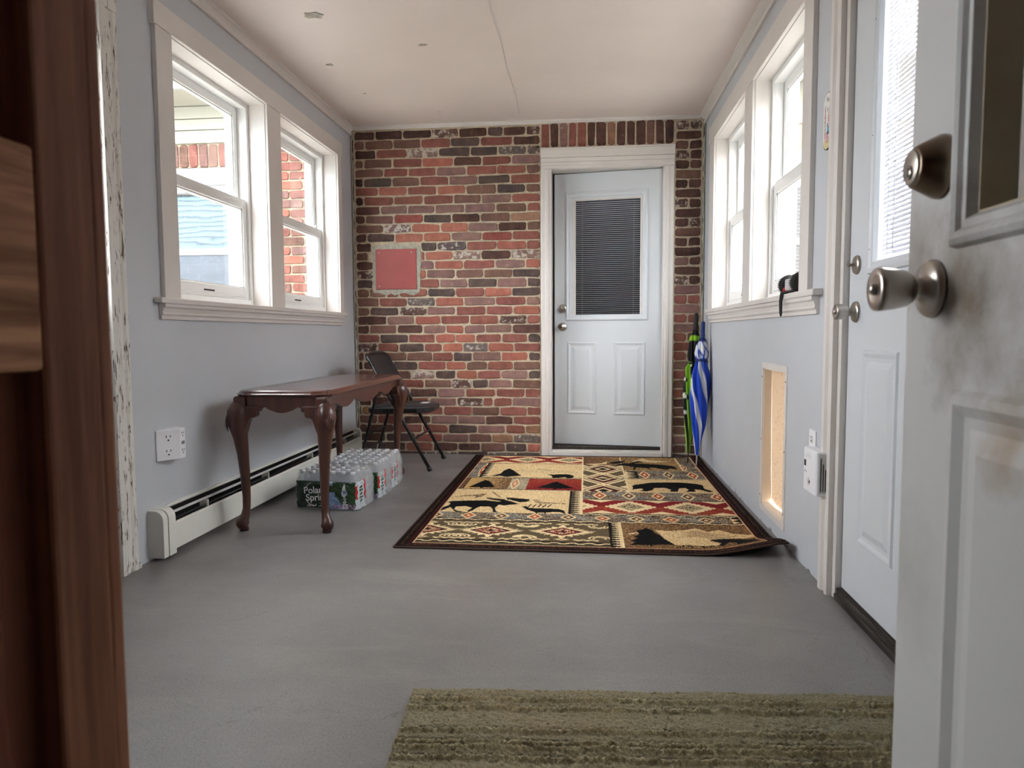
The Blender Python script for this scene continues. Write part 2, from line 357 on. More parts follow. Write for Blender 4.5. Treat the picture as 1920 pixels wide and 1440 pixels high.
# ------------------------------------------------------------------ brick wall at the back
wb_ = empty('wall_back', (-.45, YB, 0)); struct(wb_, 'red brick wall around the far white door', 'wall')
DX0, DX1, DZ0, DZ1 = -.247, .555, .065, 2.10      # far door opening
CXL, CXR, CZT = -.327, .630, 2.25                  # casing outline
YM = YB + .0055                                      # mortar face
mb = MB()
mb.box(XL - .16, DX0 - .02, YM, YM + .12, -.06, ZC); mb.box(DX1 + .02, XR + .16, YM, YM + .12, -.06, ZC); mb.box(DX0 - .02, DX1 + .02, YM, YM + .12, DZ1 + .02, ZC)
mb.box(DX0 - .02, DX1 + .02, YM, YM + .12, -.06, .0)
mb.build('mortar_bed', M['mortar'], wb_)
PAL = dict(d=((80, 50, 43), 0), k=((78, 66, 62), .08), r=((142, 76, 63), 0), R=((156, 68, 57), 0), o=((172, 92, 68), 0), m=((136, 97, 90), .1), b=((116, 80, 66), .05),
           w=((142, 108, 98), .75), g=((100, 90, 85), .5), y=((150, 112, 48), .1), c=((158, 112, 80), 0), D=((58, 36, 32), .1), x=((90, 62, 54), .6))
def brick_mesh(L, Hh, depth=.03, jit=.0038, cut=.010, cham=.0035):
    j = lambda: random.uniform(-jit, jit); a, b = L / 2, Hh / 2; ck = [random.uniform(.5, 1.5) * cut for _ in range(4)]
    ck = [min(c_, a * .5, b * .5) for c_ in ck]
    o2 = [(-a + ck[0], -b + j()), (j(), -b + j()), (a - ck[1], -b + j()), (a + j() * .6, -b + ck[1]), (a + j() * .6, b - ck[2]), (a - ck[2], b + j()), (j(), b + j()), (-a + ck[3], b + j()), (-a + j() * .6, b - ck[3]), (-a + j() * .6, -b + ck[0])]
    n = len(o2); fr = [(x * (1 - cham / a), 0 + random.uniform(0, .0015), z * (1 - cham / b)) for x, z in o2]; mid = [(x, cham, z) for x, z in o2]; bk = [(x, depth, z) for x, z in o2]
    me = bpy.data.meshes.new('brick'); vs = fr + mid + bk
    fs = [tuple(range(n))] + [(i, i + n, (i + 1) % n + n, (i + 1) % n) for i in range(n)] + [(i + n, i + 2 * n, (i + 1) % n + 2 * n, (i + 1) % n + n) for i in range(n)]
    me.from_pydata(vs, [], fs); me.materials.append(M['brick']); return me
def brick(parent, xc, y, zc, L, Hh, letter, k=1.12):
    c, wht = PAL[letter]; me = brick_mesh(L, Hh)
    ob = bpy.data.objects.new('brick', me); COL.objects.link(ob); ob.location = (xc, y + random.uniform(-.0025, .0025), zc)
    ob.rotation_euler = (random.uniform(-.02, .02), random.uniform(-.008, .008), random.uniform(-.012, .012))
    v = random.uniform(.84, 1.16); cl = lin(c); g_ = sum(cl) / 3; cl = [q * .80 + g_ * .20 for q in cl]; ob.color = (cl[0] * k * v, cl[1] * k * v * random.uniform(.95, 1.05), cl[2] * k * v * random.uniform(.95, 1.05), wht)
    attach(ob, parent); return ob
ROWS = [  # crop code, joints in that crop, letters ('_' = no brick)
 ('A', '85 280 515 760 990 1230 1365 1555 1680', 'dDDxdkdx'), ('A', '85 195 435 670 920 1170 1445 1680', 'bbbrkrd'), ('A', '88 290 555 820 1085 1320 1565 1680', 'DrwkkgG'.replace('G', 'g')),
 ('A', '88 185 430 680 945 1185 1435 1680', 'bbrodrm'), ('A', '90 355 560 800 1055 1310 1560 1680', 'brrmrrb'), ('A', '90 185 425 660 905 1150 1425 1680', 'Dkbrmkr'),
 ('A', '92 310 555 805 1050 1310 1555 1680', 'rorobkb'), ('A', '94 185 440 690 945 1180 1435 1680', 'Drrrbmr'), ('A', '98 325 555 790 1040 1300 1565 1680', 'dmmmmbr'),
 ('A', '100 200 440 690 930 1170 1425 1680', 'dbRkdbc'), ('A', '105 355 590 835 1070 1320 1565 1680', 'bwoomdb'), ('A', '107 215 450 690 925 1185 1440 1680', 'dkoomRr'),
 ('B', '125 285 750 905 1185 1470 1755 1885', 'd_kgror'), ('B', '130 255 750 790 1060 1320 1610 1885', 'b_rowdw'), ('B', '130 300 745 880 1155 1455 1745 1885', 'd_mormo'),
 ('B', '130 312 740 805 1080 1350 1620 1885', 'x_ombbk'), ('B', '135 312 745 930 1195 1475 1760 1885', 'k_rmkmk'), ('B', '135 265 425 545 815 1080 1355 1615 1885', 'bbrrkrok'),
 ('B', '140 355 620 890 1160 1460 1750 1885', 'brgomrm'), ('B', '140 270 545 810 1085 1370 1625 1885', 'bkxmrro'), ('B', '150 430 695 940 1215 1490 1760 1885', 'dmorrxr'),
 ('B', '150 265 525 775 990 1160 1365 1620 1885', 'dbdmommd'), ('C', '150 365 635 890 1080 1270 1520 1765 1888', 'rkroorrk'), ('C', '152 345 545 785 955 1150 1390 1635 1888', 'xrkrogor'),
 ('C', '155 220 390 620 865 1060 1240 1515 1770 1888', 'ddbbrkmok'), ('C', '155 205 485 725 990 1185 1385 1630 1888', 'Ddkrobrb'), ('C', '158 400 660 890 1085 1290 1510 1770 1888', 'bbwkormk'),
 ('C', '160 310 545 785 1045 1240 1395 1620 1888', 'rrrbxkmb'), ('C', '162 380 650 910 1175 1465 1740 1888', 'brdmrrr'), ('C', '165 285 550 830 1095 1345 1440 1620 1888', 'ddrmxrrm'),
 ('C', '168 195 275 520 735 965 1240 1500 1760 1888', 'kydrrrbrr'), ('C', '170 345 590 850 1105 1365 1625 1888', 'brdmmdr'), ('C', '175 250 500 770 1015 1290 1555 1745 1888', 'ddrrkmrc'),
 ('C', '178 420 705 960 1210 1425 1630 1888', 'dkrmbcg'), ('C', '180 345 610 870 1105 1320 1555 1760 1888', 'kkrddbko'), ('C', '185 480 800 1100 1390 1650 1888', 'gkgkgk')]
CROP = {'A': (640, 4.5), 'B': (640, 5.0526), 'C': (640, 5.0526)}
PITCH = .0685; Z0 = 2.385
def rowz(i): return Z0 - i * PITCH
for i, (cr, js, ls) in enumerate(ROWS):
    z = rowz(i); js = [float(q) for q in js.split()]; ox, sc = CROP[cr]
    zb, zt = z - PITCH / 2 + .0055, z + PITCH / 2 - .0055
    if i == 35: zb, zt = -.02, .018
    xs = [hit(ox + q / sc, proj((-1.0, YB, z))[1], 1, YB)[0] for q in js]; xs[0] = XL + .028; xs[-1] = CXL - .004
    for k, l in enumerate(ls):
        if l == '_': continue
        brick(wb_, (xs[k] + xs[k + 1]) / 2, YB, (zb + zt) / 2, xs[k + 1] - xs[k] - .0115, zt - zb, l)
RC = ['xx', 'd', 'bd', 'xd', 'dd', 'b', 'Dd', 'd', 'xd', 'd', 'dx', 'b', 'dD', 'D', 'md', 'd', 'xd', 'm', 'rr', 'm', 'rr', 'm', 'rb', 'r', 'rb', 'm', 'rd', 'b', 'rd', 'd', 'bd', 'd', 'bb', 'm', 'dd', 'k']  # brick tones right of the door, darker letters include the corner shade
for i, ls in enumerate(RC):
    z = rowz(i); x0, x1 = CXR + .004, XR - .025
    zb, zt = z - PITCH / 2 + .0055, z + PITCH / 2 - .0055
    if i == 35: zb, zt = -.02, .018
    xs = [x0, x1] if len(ls) == 1 else [x0, x0 + (x1 - x0) * random.uniform(.5, .56), x1]
    for k, l in enumerate(ls): brick(wb_, (xs[k] + xs[k + 1]) / 2, YB, (zb + zt) / 2, xs[k + 1] - xs[k] - .0115, zt - zb, l)
sj = [152, 230, 310, 390, 465, 550, 625, 720, 800, 885, 965, 1055, 1130, 1210, 1295]; x0s, x1s = CXL + .0, CXR + .0
for k, l in enumerate('rdmrrddcdddbdD'[:14]):
    a = x0s + (sj[k] - 152) / (1295 - 152) * (x1s - x0s); b = x0s + (sj[k + 1] - 152) / (1295 - 152) * (x1s - x0s)
    brick(wb_, (a + b) / 2, YB, (CZT + ZC - .02) / 2 + .004, b - a - .012, ZC - .02 - CZT - .014, 'r' if l == 'r' else l)
# ragged caulk lines in both corners
for s, xc in ((1, XL + .012), (-1, XR - .010)):
    mb = MB(); pts = [(xc + random.uniform(-.004, .004), YB - .002 + random.uniform(-.002, .002), z * .03) for z in range(0, 82)]
    mb.tube(pts, [random.uniform(.002, .0085) for _ in pts], 6); mb.build('caulk_bead', M['caulk'], wb_)
    mb = MB().box(min(xc, xc + s * .006), max(xc, xc + s * .006), YB + .003, YB + .011, 0, ZC); mb.build('corner_gap', M['dark'], wb_)
# pale mortar patch around the red access panel
PX0, PX1, PZ0, PZ1 = -1.577, -1.257, 1.242, 1.552
mb = MB(); outer = []; inner = []; q = 44
for k in range(q):
    t = k / q * 4; side = int(t); f = t - side
    cx_, cz_ = [(PX0 + f * (PX1 - PX0), PZ0), (PX1, PZ0 + f * (PZ1 - PZ0)), (PX1 - f * (PX1 - PX0), PZ1), (PX0, PZ1 - f * (PZ1 - PZ0))][side]
    nx, nz = [(0, -1), (1, 0), (0, 1), (-1, 0)][side]; r = random.uniform(.018, .042)
    if f == 0: nx, nz = [(-.7, -.7), (.7, -.7), (.7, .7), (-.7, .7)][side]
    outer.append((cx_ + nx * r, YB - .001, cz_ + nz * r)); inner.append((cx_ - nx * .004, YB - .003, cz_ - nz * .004))
vs = outer + inner + [(a, YB + .012, c) for a, b, c in outer]
mb.add(vs, [(k, (k + 1) % q, q + (k + 1) % q, q + k) for k in range(q)] + [(k, (k + 1) % q, 2 * q + (k + 1) % q, 2 * q + k) for k in range(q)])
mb.build('mortar_patch', M['patch'], wb_)
ap = empty('access_panel', ((PX0 + PX1) / 2, YB, PZ0)); tag(ap, 'square red painted access panel set in the brick wall', 'access panel')
B(PX0 + .004, PX1 - .004, YB - .008, YB + .008, PZ0 + .006, PZ1 - .004).build('cover', M['red_panel'], ap, .002)
for (a, b) in ((.03, .03), (.29, .03), (.03, .28), (.28, .28)):
    MB().lathe([(.004, 0), (.003, .003)], (PX0 + a, YB - .008, PZ0 + b), (0, -1, 0), 8).build('screw', M['nickel'] if a < .1 or b < .1 else M['plastic'], ap)

# ------------------------------------------------------------------ ceiling mouldings
def crown(name, x, s, d, label):
    prof = [(0, 0), (s * d, 0), (s * d, -.012), (s * (d - .008), -.018), (s * .012, -.034), (s * .012, -.044), (s * .018, -.05), (s * .014, -.06), (0, -.06)]
    o = MB().extr([(x + a, ZC + b) for a, b in prof], 'y', YF, YB).build(name, M['trim']); struct(o, label, 'moulding'); return o
crown('trim_1', XL, 1, .030, 'painted crown moulding over the sofa table wall'); crown('trim_2', XR, -1, .042, 'painted crown moulding over the pet door wall')
o = MB().extr([(YB - .022, ZC), (YB - .022, ZC - .010), (YB - .006, ZC - .022), (YB + .01, ZC - .022), (YB + .01, ZC)], 'x', XL + .03, XR - .042).build('trim_3', M['trim']); struct(o, 'narrow white trim strip along the top of the brick', 'moulding')

# ------------------------------------------------------------------ windows and their casings
def window(name, s, xw, y0, y1, z0, z1, d0, label):
    """s=-1 outward is -x (left wall), s=+1 outward is +x"""
    X = lambda d: xw + s * d
    def bx(mb, d_a, d_b, a, b, c, e): return mb.box(min(X(d_a), X(d_b)), max(X(d_a), X(d_b)), a, b, c, e)
    w = empty(name, (X(d0), (y0 + y1) / 2, z0)); struct(w, label, 'window')
    f = .030
    mb = MB(); bx(mb, d0, d0 + .125, y0, y0 + f, z0, z1); bx(mb, d0, d0 + .125, y1 - f, y1, z0, z1); bx(mb, d0, d0 + .125, y0 + f, y1 - f, z1 - f, z1); bx(mb, d0, d0 + .125, y0 + f, y1 - f, z0, z0 + .035)
    # track ribs
    for yy in (y0 + f, y1 - f - .006): bx(mb, d0 + .046, d0 + .050, yy, yy + .006, z0, z1); bx(mb, d0 + .085, d0 + .09, yy, yy + .006, z0, z1)
    mb.build('frame', M['vinyl'], w, .002)
    zm = 1.62
    for nm, da, db, zb, zt, bot, top in (('sash', d0 + .052, d0 + .082, zm - .022, z1 - f, .045, .045), ('sash', d0 + .012, d0 + .044, z0 + .035, zm + .026, .062, .052)):
        a, b = y0 + f, y1 - f; st = .044
        mb = MB(); bx(mb, da, db, a, a + st, zb, zt); bx(mb, da, db, b - st, b, zb, zt); bx(mb, da, db, a + st, b - st, zt - top, zt); bx(mb, da, db, a + st, b - st, zb, zb + bot)
        sash = mb.build(nm, M['vinyl'], w, .003)
        dg = (da + db) / 2
        mb = MB(); 
        for (e0, e1, g0, g1) in ((a + st, a + st + .008, zb + bot, zt - top), (b - st - .008, b - st, zb + bot, zt - top), (a + st, b - st, zb + bot, zb + bot + .008), (a + st, b - st, zt - top - .008, zt - top)): bx(mb, dg - .009, dg + .009, e0, e1, g0, g1)
        mb.build('glazing_bead', M['vinyl'], sash)
        mb = MB(); bx(mb, dg - .001, dg + .001, a + st, b - st, zb + bot, zt - top); mb.build('pane', M['glass'], sash)
        if da < d0 + .03:
            for yy in (a + .09, b - .09):
                mb = MB(); bx(mb, da + .004, da + .02, yy - .018, yy + .018, zt, zt + .005); bx(mb, da + .006, da + .014, yy + .006, yy + .014, zt, zt + .02); mb.build('tilt_latch', M['vinyl'], sash, .001)
            mb = MB(); bx(mb, da - .001, da, (a + b) / 2 - .05, (a + b) / 2 + .05, zb + .028, zb + .036); mb.build('sash_label', M['slot'], sash)
            mb = MB(); bx(mb, da - .010, da, a + .06, b - .06, zb + .012, zb + .018); mb.build('lift_rail', M['vinyl'], sash, .002)
    # sash stop blocks low in the outer tracks
    for yy in (y0 + f, y1 - f - .014):
        mb = MB(); bx(mb, d0 + .086, d0 + .115, yy, yy + .014, z0 + .035, z0 + .16); mb.build('track_stop', M['cream_ext'], w, .002)
    return w
window('window_1', -1, XL, *LWIN[0], WZ0 + .012, WZ1, .088, 'white double-hung window above the sofa table near the outlet')
window('window_2', -1, XL, *LWIN[1], WZ0 + .012, WZ1, .088, 'white double-hung window beside the brick corner, brick outside')
window('window_3', 1, XR, *RWIN[0], WZ0 + .012, WZ1, .073, 'white double-hung window behind the black sill gadget')
window('window_4', 1, XR, *RWIN[1], WZ0 + .012, WZ1, .073, 'white double-hung window above the umbrella corner')
def casing(name, s, xw, wins, ya, yb, d0, zt, label, sill_y):
    X = lambda d: xw + s * d     # s is the inward direction
    def bx(d_a, d_b, a, b, c, e): return B(min(X(d_a), X(d_b)), max(X(d_a), X(d_b)), a, b, c, e)
    t = empty(name, (xw, (ya + yb) / 2, WZ0)); struct(t, label, 'window trim')
    bx(0, .024, ya - .014, yb + .014, WZ1, zt).build('head_casing', M['trim'], t, .002)
    bx(0, .020, ya, wins[0][0], WZ0 + .01, WZ1).build('side_casing', M['trim'], t, .002)
    bx(0, .020, wins[1][1], yb, WZ0 + .01, WZ1).build('side_casing', M['trim'], t, .002)
    bx(0, .020, wins[0][1], wins[1][0], WZ0 + .01, WZ1).build('mullion_casing', M['trim'], t, .002)
    for a, b in wins:
        mb = MB()
        for q in ((a - .004, a + .004, WZ0, WZ1), (b - .004, b + .004, WZ0, WZ1), (a, b, WZ1 - .004, WZ1 + .004), (a, b, WZ0, WZ0 + .012)): 
            mb.box(min(X(.006), X(-d0 - .01)), max(X(.006), X(-d0 - .01)), *q)
        mb.build('jamb_lining', M['trim'], t, .001)
    y0, y1 = sill_y
    bx(0, .038, y0, y1, WZ0 - .012, WZ0 + .012).build('stool', M['trim'], t, .004)
    pr = [(0, 0), (.030, 0), (.030, -.014), (.022, -.02), (.017, -.036), (.020, -.044), (.012, -.052), (.012, -.066), (0, -.068)]
    MB().extr([(X(a), WZ0 - .012 + b) for a, b in pr], 'y', y0 + .035, y1 - .03).build('apron', M['trim'], t, .001)
    return t
casing('trim_4', 1, XL, LWIN, 2.80, 5.00, .088, 2.266, 'wide white casing and stool around the sofa table windows', (2.745, 5.02))
casing('trim_5', -1, XR, RWIN, 2.79, 4.985, .073, 2.276, 'wide white casing and stool around the pet door side windows', (2.665, 5.0))

# ------------------------------------------------------------------ side doors
t = empty('trim_6', (XL, 2.5, 0)); struct(t, 'peeling white door casing beside the brown wooden door', 'door trim')
MB().extr([(XL, 2.455), (XL + .02, 2.46), (XL + .022, 2.49), (XL + .014, 2.50), (XL + .014, 2.525), (XL + .02, 2.535), (XL + .02, 2.552), (XL, 2.555)], 'z', 0, 2.19).build('side_casing', M['peel'], t)
MB().extr([(XL, 2.555 - q) if q else (XL, 2.555) for q in (0,)] + [(XL + .02, 2.555), (XL + .02, 2.57), (XL, 2.575)], 'z', 0, .02).build('plinth', M['peel'], t)
B(XL, XL + .02, 1.465, 1.55, 0, 2.19).build('side_casing', M['peel'], t, .002); B(XL, XL + .022, 1.465, 2.555, 2.10, 2.19).build('head_casing', M['peel'], t, .002)
d = empty('door_1', (XL - .05, 2.0, 0)); struct(d, 'unseen white storm door, its half glass added to let in daylight', 'door')
mb = MB(); ga, gb = LDOOR[0] + .10, LDOOR[1] - .10
mb.box(XL - .09, XL - .055, LDOOR[0], ga, .03, 2.10); mb.box(XL - .09, XL - .055, gb, LDOOR[1], .03, 2.10); mb.box(XL - .09, XL - .055, ga, gb, .03, 1.05); mb.box(XL - .09, XL - .055, ga, gb, 1.98, 2.10)
mb.build('slab', M['door_white'], d, .002); B(XL - .16, XL, LDOOR[0], LDOOR[1], -.01, .03).build('threshold', M['threshold'], d, .002)
B(XL - .074, XL - .071, ga, gb, 1.05, 1.98).build('pane', M['glass'], d)  # door is out of view, glazed to bring daylight onto the near floor
PANEL = [(0, 0), (.005, .006), (.012, .006), (.024, .0012), (.036, .0012), (.056, .006)]

t = empty('trim_7', (XR, 2.05, 0)); struct(t, 'white moulded door casing beside the plug-in alarm', 'door trim')
for ya, sg in ((2.500, 1), (1.50, -1)):
    pr = [(0, 0), (.018, .0), (.020, .02), (.013, .026), (.013, .048), (.022, .056), (.022, .082), (.016, .092), (0, .094)]
    MB().extr([(XR - a, ya + sg * b) for a, b in pr], 'z', 0, 2.19).build('side_casing', M['trim'], t, .001)
B(XR - .02, XR, 1.41, 2.594, 2.10, 2.19).build('head_casing', M['trim'], t, .002)
mb = B(XR, XR + .14, 2.470, 2.50, 0, 2.10); mb.box(XR, XR + .14, 1.50, 1.53, 0, 2.10); mb.box(XR, XR + .14, 1.53, 2.47, 2.07, 2.10); mb.build('jamb', M['trim'], t, .001)
d = empty('door_2', (XR + .02, 1.53, 0)); struct(d, 'white half-light door with closed blinds beyond the smudged door', 'door')
DXF = XR + .020; ly0, ly1, lz0, lz1 = 1.70, 2.27, 1.12, 1.97
mb = MB()
mb.box(DXF, DXF + .044, 1.532, ly0, .045, 2.066); mb.box(DXF, DXF + .044, ly1, 2.466, .045, 2.066); mb.box(DXF, DXF + .044, ly0, ly1, .045, lz0); mb.box(DXF, DXF + .044, ly0, ly1, lz1, 2.066)
mb.build('slab', M['door_white'], d)
fr = ((DXF, 0, 0), (0, 1, 0), (0, 0, 1), (-1, 0, 0))
lf = MB().rings(fr, ly0 - .035, ly1 + .035, lz0 - .035, lz1 + .035, [(0, 0), (.004, .009), (.016, .011), (.024, .006), (.036, .006), (.042, -.006)], False).build('lite_frame', M['door_white'], d)
for zz in (1.16, 1.5, 1.84): MB().lathe([(.0035, 0), (.002, .002)], (DXF - .008, ly1 + .018, zz), (-1, 0, 0), 8).build('screw_plug', M['slot'], lf)
B(DXF + .008, DXF + .010, ly0, ly1, lz0, lz1).build('pane', M['glass'], d); B(DXF + .036, DXF + .038, ly0, ly1, lz0, lz1).build('pane', M['glass'], d)
def slats(parent, n, z0, dz, mk, link_parent=None):
    first = None
    for i in range(n):
        if first is None: first = mk(); me = first.data; ob = first
        else: ob = bpy.data.objects.new('slat', me); COL.objects.link(ob)
        ob.location = ob.location; ob.location.z = z0 + i * dz
        attach(ob, parent) if ob is not first else None
        if ob is not first: ob.location = first.location; ob.location.z = z0 + i * dz
bl = empty('blind', (DXF + .022, 1.98, lz0)); attach(bl, d)
def mkslat(cx, y0, y1, ang, wdt=.0125, axis='y'):
    c, s_ = math.cos(ang) * wdt / 2, math.sin(ang) * wdt / 2
    pr = [(-c, -s_), (0, .0012), (c, s_), (c, s_ - .0005), (0, .0006), (-c, -s_ - .0005)]
    return pr
pr = mkslat(0, 0, 0, math.radians(62), .0155)
me0 = None
for i in range(62):
    z = lz0 + .012 + i * .0137
    if me0 is None:
        ob = MB().extr(pr, 'y', ly0 + .004, ly1 - .004).build('slat', M['slat']); me0 = ob.data
    else: ob = bpy.data.objects.new('slat', me0); COL.objects.link(ob)
    ob.location = (DXF + .022, 0, z); attach(ob, bl)
for yy in (ly1 - .09, ly0 + .09, ly1 - .05): MB().tube([(DXF + .015, yy, lz0), (DXF + .015, yy, lz1)], .0012, 5).build('ladder_cord', M['plastic'], bl)
for a, b in ((2.075, 2.335), (1.66, 1.93)): MB().rings(fr, a, b, .235, .855, PANEL).build('panel', M['door_white'], d)
B(XR - .004, XR + .15, 1.53, 2.47, 0, .022).build('threshold', M['threshold'], d, .003); B(XR + .004, XR + .13, 1.53, 2.47, .022, .040).build('threshold', M['threshold'], d, .003)
B(DXF + .002, DXF + .04, 1.535, 2.464, .036, .047).build('door_sweep', M['rubber'], d)
MB().tube([(DXF + .006, 2.468, .05), (DXF + .006, 2.468, 2.06)], .0035, 6).build('weather_strip', M['rubber'], d)
def knobset(parent, o, ax, z_k, z_b, turn=True, by=0.0, mk='nickel', bolt_cyl=False):
    o = Vector(o); a = Vector(ax)
    p = Vector((o.x, o.y, z_k))
    k = MB().lathe([(.0, .0), (.034, 0), (.034, .004), (.030, .009), (.020, .010), (.014, .014), (.012, .020), (.012, .026)], p, a, 28, caps=False).build('knob', M[mk], parent)
    MB().lathe([(.013, .022), (.017, .025), (.021, .031), (.024, .044), (.0255, .058), (.0255, .064), (.022, .0665), (.016, .0650), (.0, .0645)], p, a, 28, caps=False).build('grip', M[mk], k)
    MB().lathe([(.0, .0645), (.007, .0648), (.007, .068), (.0045, .071), (.0, .071)], p, a, 14, caps=False).build('button', M[mk], k)
    p = Vector((o.x, o.y + by, z_b))
    if bolt_cyl:
        k = MB().lathe([(.0, 0), (.036, 0), (.036, .005), (.0235, .030), (.021, .032), (.0, .032)], p, a, 28, caps=False).build('deadbolt', M['nickel_dark'], parent)
        MB().lathe([(.0, .0322), (.0195, .0322), (.0195, .034), (.018, .0348), (.0, .0348)], p, a, 24, caps=False).build('lock_face', M['nickel'], k)
        MB().lathe([(.0, .0347), (.008, .0347), (.008, .0362), (.0, .0362)], p - Vector((0, 0, .006)), a, 16, caps=False).build('key_cylinder', M['nickel'], k)
        q = p + a * .0364 - Vector((0, 0, .006)); B(q.x - .0004, q.x + .0004, q.y - .001, q.y + .001, q.z - .005, q.z + .005).build('keyhole', M['slot'], k)
    else:
        k = MB().lathe([(.0, 0), (.030, 0), (.031, .004), (.027, .009), (.018, .010), (.0, .011)], p, a, 26, caps=False).build('deadbolt', M[mk], parent)
        if turn: MB().tube([p + a * .010, p + a * .018, p + a * .030], [.006, .0045, .007], 10).build('thumb_turn', M[mk], k)
        else: MB().lathe([(.0, .0105), (.010, .0105), (.009, .014), (.0, .014)], p, a, 16, caps=False).build('key_cylinder', M[mk], k)
knobset(d, (DXF, 2.402, 0), (-1, 0, 0), .975, 1.125)

# far door, ajar, hinged on the side towards the umbrellas
t = empty('trim_8', ((CXL + CXR) / 2, YB, 0)); struct(t, 'white two-step casing around the far door', 'door trim')
pr = [(0, 0), (.012, 0), (.016, .006), (.014, .03), (.018, .036), (.018, .055), (.010, .062), (.010, .074), (.004, .08), (0, .08)]
MB().extr([(CXL + b, YB - a) for a, b in pr] + [(CXL + .08, YB + .08), (CXL, YB + .012)], 'z', .0, 2.10).build('side_casing', M['trim'], t, .0008)
MB().extr([(CXR - b, YB - a) for a, b in pr] + [(CXR - .075, YB + .08), (CXR, YB + .012)], 'z', .0, 2.10).build('side_casing', M['trim'], t, .0008)
MB().extr([(YB - a, CZT - .068 - b) for a, b in pr] + [(YB + .08, CZT - .150), (YB + .012, CZT - .068)], 'x', CXL, CXR).build('head_casing', M['trim'], t, .0008)
B(CXL - .002, CXR + .003, YB - .020, YB + .012, CZT - .068, CZT - .012).build('head_board', M['trim'], t, .002); B(CXL - .004, CXR + .004, YB - .026, YB + .012, CZT - .012, CZT).build('head_cap', M['trim'], t, .002)
mb = B(DX0 - .02, DX0, YB, YB + .14, 0, DZ1); mb.box(DX1, DX1 + .02, YB, YB + .14, 0, DZ1); mb.box(DX0 - .02, DX1 + .02, YB, YB + .14, DZ1, DZ1 + .02); mb.build('jamb', M['trim'], t)
mb = B(CXL + .07, CXR - .07, YB - .03, YB + .14, 0, .030); mb.box(DX0, DX1, YB + .0, YB + .14, .03, .042); mb.build('sill', M['trim'], t, .003)
B(DX0, DX1, YB + .03, YB + .14, .042, .062).build('threshold', M['threshold'], t, .003)
ANG = math.radians(-8.5)
d = empty('door_3', (DX1 - .004, YB + .03, 0), ANG); struct(d, 'white far door ajar with mini blind in its glass', 'door')
DW = DX1 - DX0 - .008; Lw = lambda x: x - (DX1 - .004)     # local x runs from -DW to 0
def loc(ob): attach_local(ob, d); return ob
zt_, zb_ = DZ1 - .006, .068; gx0, gx1, gz0, gz1 = -.655, -.145, 1.035, 1.905
mb = MB(); mb.box(-DW, gx0, 0, .044, zb_, zt_); mb.box(gx1, 0, 0, .044, zb_, zt_); mb.box(gx0, gx1, 0, .044, zb_, gz0); mb.box(gx0, gx1, 0, .044, gz1, zt_)
loc(mb.build('slab', M['door_white']))
frd = ((0, 0, 0), (1, 0, 0), (0, 0, 1), (0, -1, 0))
loc(MB().rings(frd, gx0 - .055, gx1 + .045, gz0 - .03, gz1 + .055, [(0, 0), (.004, .009), (.014, .011), (.022, .006), (.040, .006), (.046, -.006)], False).build('lite_frame', M['door_white']))
mb = MB(); mb.box(gx0 - .01, gx0 + .022, .002, .01, gz0, gz1); mb.box(gx1 - .012, gx1, .002, .01, gz0, gz1); mb.box(gx0, gx1, .002, .01, gz1 - .012, gz1 + .02); loc(mb.build('lite_stop', M['trim']))
loc(B(gx0, gx1, .008, .010, gz0, gz1).build('pane', M['glass'])); loc(B(gx0, gx1, .036, .038, gz0, gz1).build('pane', M['glass']))
for a, b in ((-.695, -.475), (-.345, -.115)): loc(MB().rings(frd, a, b, .30, .845, PANEL).build('panel', M['door_white']))
bl = empty('blind'); attach_local(bl, d)
me0 = None; pr = mkslat(0, 0, 0, math.radians(-20))
for i in range(59):
    if me0 is None: ob = MB().extr([(b, c) for b, c in pr], 'x', gx0 + .004, gx1 - .004).build('slat', M['slat']); me0 = ob.data
    else: ob = bpy.data.objects.new('slat', me0); COL.objects.link(ob)
    ob.location = (0, .022, gz0 + .012 + i * .0146); attach_local(ob, bl)
for xx in (gx0 + .07, gx1 - .06): ob = MB().tube([(xx, .014, gz0), (xx, .014, gz1)], .001, 5).build('ladder_cord', M['plastic']); attach_local(ob, bl)
loc(B(-DW, 0, .0, .044, .056, .070).build('door_sweep', M['rubber']))
class _L: pass
def knob_local(zk, zb, x):
    for z, dead in ((zk, 0), (zb, 1)):
        pf = [(0, 0), (.032, 0), (.032, .004), (.026, .010), (.014, .014), (.013, .030), (.022, .040), (.026, .055), (.024, .064), (.0, .066)] if not dead else [(0, 0), (.032, 0), (.032, .004), (.026, .016), (.022, .018), (.0, .018)]
        k = loc(MB().lathe(pf, (x, 0, z), (0, -1, 0), 24, caps=False).build('deadbolt' if dead else 'knob', M['nickel']))
        ob = MB().lathe([(0, .0), (.009, 0), (.008, .004), (0, .004)], (x, -.064 if not dead else -.0175, z), (0, -1, 0), 12, caps=False).build('key_cylinder', M['nickel_dark']); attach_local(ob, k)
knob_local(.960, 1.096, -DW + .062)
# dim room behind the far door
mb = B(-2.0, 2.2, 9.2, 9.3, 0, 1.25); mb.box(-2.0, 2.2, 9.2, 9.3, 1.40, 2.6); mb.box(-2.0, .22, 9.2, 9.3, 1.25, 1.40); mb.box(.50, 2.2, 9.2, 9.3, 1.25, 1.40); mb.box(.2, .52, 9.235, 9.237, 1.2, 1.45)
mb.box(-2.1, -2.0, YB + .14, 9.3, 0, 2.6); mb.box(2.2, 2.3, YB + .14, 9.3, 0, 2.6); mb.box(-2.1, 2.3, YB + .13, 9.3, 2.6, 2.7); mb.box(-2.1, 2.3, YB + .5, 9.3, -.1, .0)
struct(mb.build('wall_far_room', M['roomdark']), 'dim room seen through the far door blind', 'wall')

